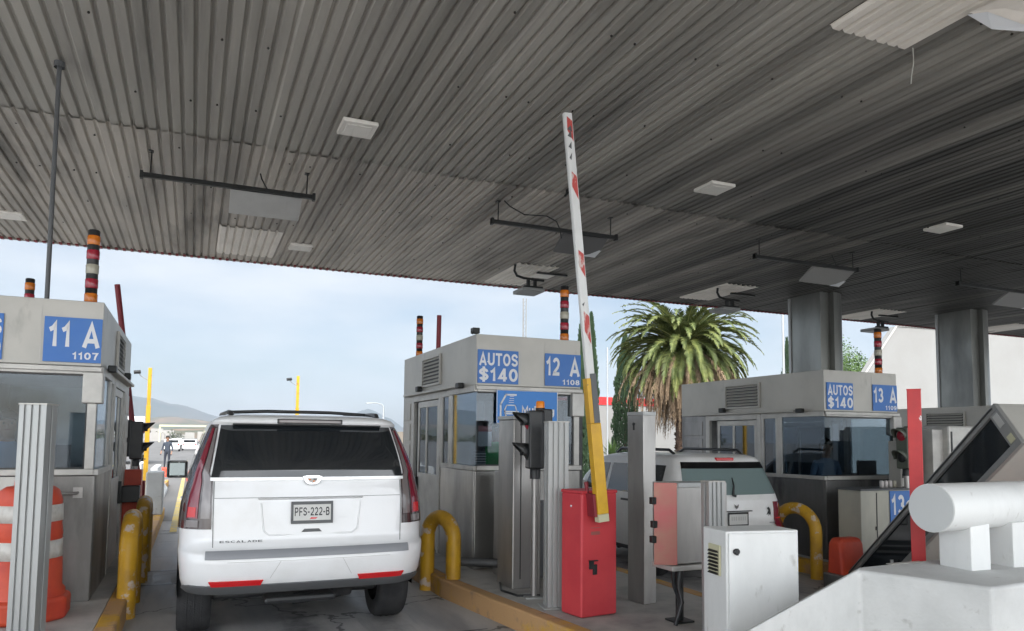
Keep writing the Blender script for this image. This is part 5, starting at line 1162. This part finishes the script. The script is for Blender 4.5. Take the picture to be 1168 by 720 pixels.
# street lamp, antenna mast, thin mast
t = thing('street_lamp', 'grey street lamp with curved arm behind the white SUV', 'street lamp', (14.3, 60, 0))
MB().tube([(14.25, 60, 0), (14.25, 60, 4.4)], [.09, .06], 8).build('pole', 'lamppost', t)
MB().tube([(14.25, 60, 4.35), (14.1, 60, 4.55), (13.6, 60, 4.65), (13.1, 60, 4.62)], .04, 6).build('arm', 'lamppost', t)
MB().box(12.8, 13.25, 59.9, 60.1, 4.56, 4.66).build('lamp_head', 'lamppost', t, bevel=.02)
t = thing('antenna_mast', 'slender white lattice antenna mast rising behind the middle booth', 'antenna', (80.2, 180, 0))
for dx, dy in ((-.45, -.3), (.45, -.3), (0, .5)): MB().tube([(80.2+dx, 180+dy, 0), (80.2+dx, 180+dy, 39.5)], .13, 6).build('upright', 'whitewall', t)
m = MB()
for k in range(39): 
    a, b = (-.45, -.3), (.45, -.3)
    if k % 2: a, b = b, a
    m.tube([(80.2+a[0], 180+a[1], k), (80.2+b[0], 180+b[1], k+1)], .05, 4)
m.build('lattice', 'whitewall', t)
single(MB().tube([(37.6, 40, -.5), (37.6, 40, 12.5)], [.11, .07], 8), 'lighting_mast', 'lamppost', (37.6, 40, -.5), 'tall thin mast standing right of the palm tree', 'mast')
single(MB().tube([(16.75, 28.5, -.5), (16.75, 28.5, 5.9)], .035, 8), 'lamp_pole', 'lamppost', (16.75, 28.5, -.5), 'thin grey pole in front of the narrow cypresses', 'pole')

# ------------------------------------------------------------------ vegetation
def palm(x, y, z, h, R_, label):
    t = thing('palm_tree', label, 'palm tree', (x, y, z))
    m = MB(); r = random.Random(5)
    pts = [(x+.05*math.sin(k*.7), y, z+h*k/10) for k in range(11)]; m.tube(pts, [.42-.05*k/10+.03*(k % 2) for k in range(11)], 16)
    for k in range(260):
        zz = r.uniform(0, h-.3); a = r.uniform(0, 6.28); rr = .40-.05*zz/h
        c = Vector((x+rr*math.cos(a), y+rr*math.sin(a), z+zz)); o = Vector((math.cos(a), math.sin(a), 0)); s = Vector((-math.sin(a), math.cos(a), 0))
        m.add([c-s*.08, c+s*.08, c+o*.10+Vector((0, 0, .13)), c-s*.02+Vector((0, 0, .17))], [(0,1,2), (0,2,3)])
    m.build('trunk', 'bark', t)
    top = Vector((x, y, z+h)); green = MB(); dry = MB(); rib = MB()
    def frond(az, el0, Lf, droop, mb, wid, n=26, dead=False):
        p = top+Vector((math.cos(az), math.sin(az), 0))*.18+Vector((0, 0, r.uniform(-.25, .15))); el = el0; P = [p.copy()]; D = []
        for k in range(n):
            d = Vector((math.cos(az)*math.cos(el), math.sin(az)*math.cos(el), math.sin(el)))
            D.append(d); p = p+d*(Lf/n); P.append(p.copy())
            el -= droop/n*(0.5+1.2*k/n)
            el = max(el, R(-86))
        rib.tube(P[::3]+[P[-1]], [.028-.02*i/len(P[::3]) for i in range(len(P[::3])+1)], 4, False) if not dead else None
        for k in range(2, n):
            d = D[k]; side = d.cross(Vector((0, 0, 1)));
            if side.length < .1: side = Vector((-math.sin(az), math.cos(az), 0))
            side.normalize(); upv = side.cross(d)
            u_ = k/n; wl = wid*math.sin(math.pi*min(1, (.10+.92*u_)))**.6*(1.05-.35*u_)
            for q in (-1, 1):
              for rep in range(2):
                b = P[k]+d*(Lf/n)*(.5*rep)
                tip = b+(side*q*r.uniform(.75, 1.05)*.62+d*.72+upv*(r.uniform(.05, .30) if not dead else r.uniform(-.2, .1)))*wl*(.9 if not dead else .7)-Vector((0, 0, r.uniform(.0, .10 if not dead else .25)))
                w = (d*.036)
                mid = (b+tip)/2+upv*.02
                mb.add([b-w, b+w, mid+w*1.2, tip, mid-w*1.2], [(0,1,2,3,4)])
    for k in range(210):
        az = k*2.39996+r.uniform(-.15, .15); u_ = k/210
        el0 = R(72-100*u_**.9+r.uniform(-8, 8))
        frond(az, el0, R_*r.uniform(.88, 1.06)*(1-.12*u_), R(r.uniform(80, 105)-20*u_), green, .62)
    for k in range(360):
        az = k*2.39996+r.uniform(-.2, .2)
        frond(az, R(r.uniform(-60, -10)), R_*r.uniform(.85, 1.12), R(72), dry, .40, 18, True)
    green.build('fronds', 'frond', t); dry.build('dry_fronds', 'dryfrond', t); rib.build('frond_ribs', 'rachis', t)
    m = MB()
    for k in range(160):
        a = r.uniform(0, 6.28); q = r.uniform(.1, .55); zz = r.uniform(.35, .85)
        m.tube([(x, y-.3, z+h+.2), (x+q*math.cos(a)*.8, y-.5+q*math.sin(a)*.6, z+h+zz)], [.02, .012], 4)
    m.build('fruit_stalks', 'fruit', t)
    return t
palm(22.25, 30.5, -.5, 6.95, 4.1, 'big feathery date palm with brown hanging skirt of dead fronds')

def cypress(x, y, z, h, rad, label, n=5200, lean=0):
    t = thing('cypress_tree', label, 'cypress', (x, y, z), group='cypress trees behind the plaza'); r = random.Random(int(x*10))
    MB().tube([(x, y, z), (x, y, z+h*.8)], [.12, .03], 8).build('trunk', 'barkgrey', t)
    m = MB()
    for k in range(n):
        u_ = r.random()**.8; zz = .15+u_*(h-.2); prof = rad*(min(1, (zz/h)*6)**.5)*max(.03, (1-(zz/h)**3.2))*(1+.10*math.sin(zz*5+x))
        a = r.uniform(0, 6.28); rr = prof*r.uniform(.55, 1.04)
        c = Vector((x+rr*math.cos(a), y+rr*math.sin(a), z+zz)); o = Vector((math.cos(a), math.sin(a), 0)); s = Vector((-math.sin(a), math.cos(a), 0))
        L_ = r.uniform(.10, .22); w = r.uniform(.03, .06)
        up = (Vector((0, 0, 1))+o*r.uniform(.0, .45)+s*r.uniform(-.2, .2)).normalized()
        m.add([c-s*w, c+s*w, c+up*L_], [(0,1,2)]); m.add([c-o*w, c+o*w, c+up*L_*1.1], [(0,1,2)])
    m.build('crown', 'cypress', t)
cypress(23.55, 38, -.5, 8.7, .80, 'broad dark cypress column left of the palm', 9000)
cypress(16.25, 30, -.5, 7.7, .34, 'narrow pointed cypress, left one of the pair right of the middle booth', 3600)
cypress(16.95, 30.3, -.5, 8.2, .36, 'narrow pointed cypress, right one of the pair behind the barrier arm', 3600)
cypress(40.3, 42.5, -.5, 10.0, .6, 'slim dark cypress half hidden behind the nearer column', 3000)
def tree(x, y, z, h, rad, label, n=9000, m_='leaf', sq=1.0):
    t = thing('leafy_tree', label, 'tree', (x, y, z)); r = random.Random(int(x))
    k = MB(); k.tube([(x, y, z), (x+.1, y, z+h*.35), (x-.1, y, z+h*.6)], [.3, .22, .12], 10)
    cl = []
    for i in range(26):
        a = r.uniform(0, 6.28); q = rad*r.uniform(.15, .8); zz = z+h*.62+rad*sq*r.uniform(-.55, .65); cl.append((Vector((x+q*math.cos(a), y+q*math.sin(a), zz)), rad*r.uniform(.26, .42)))
        if i < 9: k.tube([(x, y, z+h*.35), ((x+cl[-1][0].x)/2, (y+cl[-1][0].y)/2, z+h*.5), tuple(cl[-1][0])], [.1, .07, .03], 6)
    k.build('trunk', 'barkgrey', t); m = MB()
    for i in range(n):
        c0, cr = r.choice(cl); d = Vector((r.gauss(0, 1), r.gauss(0, 1), r.gauss(0, 1))).normalized(); c = c0+d*cr*r.uniform(.6, 1.05)
        a = Vector((r.gauss(0, 1), r.gauss(0, 1), r.gauss(0, .6))).normalized(); b = a.cross(d).normalized(); L_ = r.uniform(.10, .2)
        m.add([c-b*L_*.4, c+a*L_*.5, c+b*L_*.4+Vector((0, 0, -.03)), c-a*L_*.5], [(0,1,2,3)])
    m.build('crown', m_, t)
tree(49.8, 46, -.5, 11.2, 4.4, 'light green leafy tree behind the sloping white wall', 16000)
# small agave-like plant by the white building
t = thing('spiky_plant', 'spiky green plant left of the broad cypress', 'plant', (21.4, 36, -.5)); m = MB(); r = random.Random(2)
for k in range(60):
    a = r.uniform(0, 6.28); e = r.uniform(.3, 1.4); c = Vector((21.4, 36, .9)); d = Vector((math.cos(a)*math.cos(e), math.sin(a)*math.cos(e), math.sin(e))); s = d.cross(Vector((0,0,1))).normalized()*.05
    m.add([c-s, c+s, c+d*.5+s*.8, c+d*r.uniform(.8, 1.1), c+d*.5-s*.8], [(0,1,2,3,4)])
m.build('leaves', 'leaf', t); MB().tube([(21.4, 36, -.5), (21.4, 36, .95)], .12, 8).build('stem', 'barkgrey', t)

# far town
r = random.Random(11)
for k in range(70):
    zone = r.random()
    if zone < .75: px0 = r.uniform(-75, 45); Y = r.uniform(300, 900); X = px0/400*Y*r.uniform(.4, 1)*1.0
    else: X = r.uniform(60, 330); Y = r.uniform(250, 800)
    w, d_, h_ = r.uniform(5, 12), r.uniform(5, 9), r.uniform(3, 7.5)
    if -6 < X < 16 and Y < 600: X += 26*(1 if r.random() < .5 else -1)
    o = MB().box(X-w/2, X+w/2, Y, Y+d_, -1, h_)
    o.box(X-w/2+.5, X-w/2+2, Y-.05, Y+.2, 1, 2.4).box(X+.6, X+2, Y-.05, Y+.2, 1, 2.4)
    hm = r.choice(['housewall', 'housewall2', 'housewall'])
    single(o, 'house', hm, (X, Y, 0), ('pale' if hm == 'housewall' else 'brownish')+' flat-roofed house in the distant town, '+('left of the road' if X < 0 else 'right of the road'), 'house', 'houses of the distant town')
m = MB(); r = random.Random(12)
for k in range(500):
    X = r.uniform(-260, 330); Y = r.uniform(280, 880); 
    if -7 < X < 17: continue
    rr = r.uniform(1.5, 4); c = Vector((X, Y, rr*.8))
    for q in range(34):
        d = Vector((r.gauss(0, 1), r.gauss(0, 1), r.gauss(0, .8))).normalized(); p = c+d*rr*r.uniform(.5, 1); a = Vector((r.gauss(0, 1), r.gauss(0, 1), r.gauss(0, 1))).normalized(); b = a.cross(d).normalized(); s = rr*.28
        m.add([p-b*s, p+a*s, p+b*s], [(0,1,2)])
tag(m.build('distant_trees', 'farleaf'), 'scattered far trees in the distant town', 'trees', None, 'stuff')
# overhead gantry far down the road
t = thing('road_gantry', 'thin overhead gantry across the road far in the distance', 'gantry', (5, 260, 0))
for x in (-9.5, 9.5): MB().box(x-.25, x+.25, 259.7, 260.3, 0, 4.9).build('upright', 'vent', t)
MB().box(-9.7, 9.7, 259.6, 260.4, 4.9, 5.5).build('beam', 'vent', t)
building('warehouse', 'long pale warehouse in the distance beside the road', 'building', -75, -25, 330, 350, 0, 4.5, 'housewall')

t = thing('notice_sheet', 'pale notice with reddish top taped inside the middle booth window', 'notice', (3.32, 8.58, 1.75))
MB().box(3.22, 3.40, 8.585, 8.590, 1.68, 1.93).build('sheet', 'paper', t); MB().box(3.22, 3.40, 8.580, 8.5845, 1.86, 1.93).build('heading', 'pinksteel', t)
t = thing('cash_printer', 'small ribbed machine on the desk inside the middle booth', 'machine', (3.30, 8.75, 1.30))
MB().box(3.22, 3.36, 8.68, 8.85, 1.29, 1.62).build('body', 'desk', t, bevel=.01)
m = MB()
for k in range(6): m.box(3.215, 3.365, 8.672, 8.679, 1.42+k*.032, 1.432+k*.032)
m.build('ribs', 'paper', t)

# ------------------------------------------------------------------ people
def figure(name, label, loc, rotz, J, top, legs='trousers', hair=True, vest=None, sc=1.0, parent_extra=None):
    """one continuous skinned body; J = joint name -> position, facing +y"""
    t = thing(name, label, 'person', loc, R(rotz), world=False)
    V = []; E = []; rad = []; idx = {}
    def add(k, p, r, par=None):
        idx[k] = len(V); V.append(Vector(p)*sc); rad.append(r*sc)
        if par: E.append((idx[par], idx[k]))
    pz = Vector(J['pelvis']); ch = Vector(J['chest']); nk = Vector(J['neck']); hd = Vector(J['head'])
    add('pelvis', pz, .15); add('waist', (pz+ch)/2, .135, 'pelvis'); add('chest', ch, .16, 'waist'); add('neckb', nk-(nk-ch)*.12, .085, 'chest'); add('neck', nk, .058, 'neckb'); add('chin', nk+(hd-nk)*.5, .075, 'neck'); add('head', hd, .098, 'chin'); add('crown', hd+(hd-nk).normalized()*.07, .075, 'head')
    for s_ in ('L', 'R'):
        q = -1 if s_ == 'L' else 1
        sh = ch+Vector((q*.17, 0, .10)); add('sh'+s_, sh, .068, 'chest')
        el = Vector(J['elbow'+s_]); wr = Vector(J['wrist'+s_])
        add('ua'+s_, sh+(el-sh)*.45, .056, 'sh'+s_); add('el'+s_, el, .044, 'ua'+s_); add('fa'+s_, el+(wr-el)*.4, .042, 'el'+s_); add('wr'+s_, wr, .027, 'fa'+s_)
        d = (wr-el).normalized(); pm = wr+d*.06; add('pm'+s_, pm, .034, 'wr'+s_)
        sd = d.cross(Vector((0, 0, 1))); sd = sd.normalized() if sd.length > .1 else Vector((1, 0, 0)); dn = sd.cross(d)
        for i, (o_, L_) in enumerate(((-.030, .060), (-.010, .072), (.011, .068), (.030, .052))):
            k0 = pm+sd*o_+d*.03; k1 = k0+d*L_*.55; k2 = k1+(d*.7-dn*.6).normalized()*L_*.5
            add('k%d%s' % (i, s_), k0, .010, 'pm'+s_); add('f%d%s' % (i, s_), k1, .009, 'k%d%s' % (i, s_)); add('t%d%s' % (i, s_), k2, .0075, 'f%d%s' % (i, s_))
        th = wr+d*.03-sd*.03*q; add('th0'+s_, th, .011, 'wr'+s_); add('th1'+s_, th+(d-sd*q*.8).normalized()*.045, .009, 'th0'+s_)
        hp = pz+Vector((q*.095, 0, -.04)); add('hp'+s_, hp, .095, 'pelvis'); kn = Vector(J['knee'+s_]); an = Vector(J['ankle'+s_])
        add('tg'+s_, hp+(kn-hp)*.4, .078, 'hp'+s_); add('kn'+s_, kn, .055, 'tg'+s_); add('cf'+s_, kn+(an-kn)*.35, .052, 'kn'+s_); add('an'+s_, an, .036, 'cf'+s_); add('toe'+s_, an+Vector((0, .17, -.05)), .036, 'an'+s_)
    me = bpy.data.meshes.new('b'); me.from_pydata(V, E, [])
    ob = bpy.data.objects.new('b', me); COL.objects.link(ob); k = ob.modifiers.new('s', 'SKIN'); k.use_smooth_shade = True; k.branch_smoothing = .3
    for i, r_ in enumerate(rad): me.skin_vertices[0].data[i].radius = (r_, r_*(.78 if i in (0, 1, 2) else 1))
    me.skin_vertices[0].data[0].use_root = True
    k = ob.modifiers.new('u', 'SUBSURF'); k.levels = 2; k.render_levels = 2
    bpy.context.view_layer.update(); dg = bpy.context.evaluated_depsgraph_get(); m2 = bpy.data.meshes.new_from_object(ob.evaluated_get(dg)); bpy.data.objects.remove(ob)
    m2.name = 'body'; m2.materials.clear()
    for mm in ('skin', top, legs, 'black'): m2.materials.append(MT[mm])
    zneck = (nk.z-.02)*sc
    wl, wr_ = Vector(J['wristL'])*sc, Vector(J['wristR'])*sc; aL, aR = Vector(J['ankleL'])*sc, Vector(J['ankleR'])*sc
    for p in m2.polygons:
        c = p.center; near = min((c-wl).length, (c-wr_).length); p.use_smooth = True
        slim = abs(c.x) < .075*sc
        if near < .10*sc: p.material_index = 0
        elif c.z > zneck and slim and (c-nk*sc).length < .5: p.material_index = 0
        elif min((c-aL).length, (c-aR).length) < .16*sc: p.material_index = 3
        elif c.z < (pz.z+.03)*sc or (Vector((c.x, c.y, c.z))-pz*sc).y > .12 and c.z < (pz.z+.12)*sc: p.material_index = 2
        else: p.material_index = 1
    b = bpy.data.objects.new('body', m2); COL.objects.link(b); b.parent = t
    # face and hair
    H = hd*sc; f = MB()
    f.lathe([(0, -.018), (.013, -.012), (.013, .004), (0, .03)], (H.x, H.y+.092*sc, H.z-.012), 8); f.build('nose', 'skin', t)
    for q in (-1, 1):
        MB().lathe([(0, -.010), (.012, 0), (0, .010)], (H.x+q*.034, H.y+.086*sc, H.z+.018), 8).build('eye', 'black', t)
        MB().lathe([(0, -.03), (.014, -.015), (.014, .015), (0, .03)], (H.x+q*.098*sc, H.y, H.z), 8).build('ear', 'skin', t)
    MB().box(H.x-.024, H.x+.024, H.y+.078*sc, H.y+.088*sc, H.z-.052, H.z-.044).build('mouth', 'darkred', t)
    hm = MB(); v = []; nu, nv = 18, 9
    for j in range(nv+1):
        ph = math.pi/2*(1-j/nv*1.25)
        for i in range(nu):
            a = 2*math.pi*i/nu; lim = 1.0
            x_, y_, z_ = math.cos(ph)*math.cos(a)*.108, math.cos(ph)*math.sin(a)*.115-.008, math.sin(ph)*.115+.045
            if y_ > .03 and z_ < .075: z_ = .075
            v.append((H.x+x_*sc, H.y+y_*sc, H.z+z_*sc))
    hm.add(v, [(j*nu+i, j*nu+(i+1) % nu, (j+1)*nu+(i+1) % nu, (j+1)*nu+i) for j in range(nv) for i in range(nu)], True); hm.build('hair', 'hair', t)
    if vest:
        vm = MB(); v = []; n = 20; c0, c1 = pz*sc, ch*sc
        for j, (u_, rx, ry) in enumerate(((-.02, .185, .15), (.3, .175, .14), (.7, .195, .15), (1.15, .20, .15), (1.42, .15, .11), (1.58, .095, .08))):
            c = c0+(c1-c0)*u_
            for i in range(n): a = 2*math.pi*i/n; v.append((c.x+rx*sc*math.cos(a), c.y+ry*sc*math.sin(a), c.z))
        vm.add(v, [(j*n+i, j*n+(i+1) % n, (j+1)*n+(i+1) % n, (j+1)*n+i) for j in range(5) for i in range(n)], True); vm.build('vest', vest, t)
    return t
SEAT = dict(pelvis=(0, 0, .62), chest=(0, .03, 1.0), neck=(0, .04, 1.20), head=(0, .07, 1.36), elbowL=(-.25, .12, .88), elbowR=(.25, .12, .88), wristL=(-.17, .36, .92), wristR=(.17, .36, .92), kneeL=(-.12, .42, .60), kneeR=(.12, .42, .60), ankleL=(-.12, .44, .16), ankleR=(.12, .44, .16))
STAND = dict(pelvis=(0, 0, .95), chest=(0, .01, 1.32), neck=(0, .02, 1.52), head=(0, .04, 1.66), elbowL=(-.26, -.02, 1.12), elbowR=(.26, .02, 1.12), wristL=(-.27, .12, .88), wristR=(.27, .16, .90), kneeL=(-.11, .03, .50), kneeR=(.12, .0, .50), ankleL=(-.12, -.02, .08), ankleR=(.13, .0, .08))
figure('person', 'toll attendant in a green vest behind the middle booth window', (3.74, 9.25, .2), 165, STAND, 'shirtdark', vest='vestgreen')
figure('person', 'attendant in a light blue shirt inside the right booth', (9.70, 9.40, .02), 160, STAND, 'shirtblue')
figure('person', 'attendant in a blue shirt at the left edge inside the left booth', (-1.72, 8.95, .2), 190, STAND, 'shirtblue')
figure('person', 'standing worker in dark clothes on the road beyond the left booth', (-1.22, 45.0, 0), 160, STAND, 'shirtdark', 'trousers')
DRV = dict(SEAT); DRV.update(elbowL=(-.47, .22, 1.02), wristL=(-.44, .47, 1.07), wristR=(.15, .42, 1.0))
figure('person', 'driver of the second white SUV resting one arm on the door', (6.55, 10.40, -.12), 0, DRV, 'shirtdark')

# ------------------------------------------------------------------ air
m = MB(); m.box(-3400, 5400, -420, 6100, -1.6, 420)
hz = m.build('haze', 'white'); hz.data.materials.clear()
hm = bpy.data.materials.new('haze_air'); hm.use_nodes = True; nt = hm.node_tree; nt.nodes.remove(nt.nodes['Principled BSDF'])
pv = nt.nodes.new('ShaderNodeVolumePrincipled'); pv.inputs['Color'].default_value = (.72, .84, 1.0, 1); pv.inputs['Density'].default_value = .00013; pv.inputs['Anisotropy'].default_value = .2
nt.links.new(pv.outputs[0], nt.nodes['Material Output'].inputs['Volume']); hz.data.materials.append(hm); hz['kind'] = 'stuff'
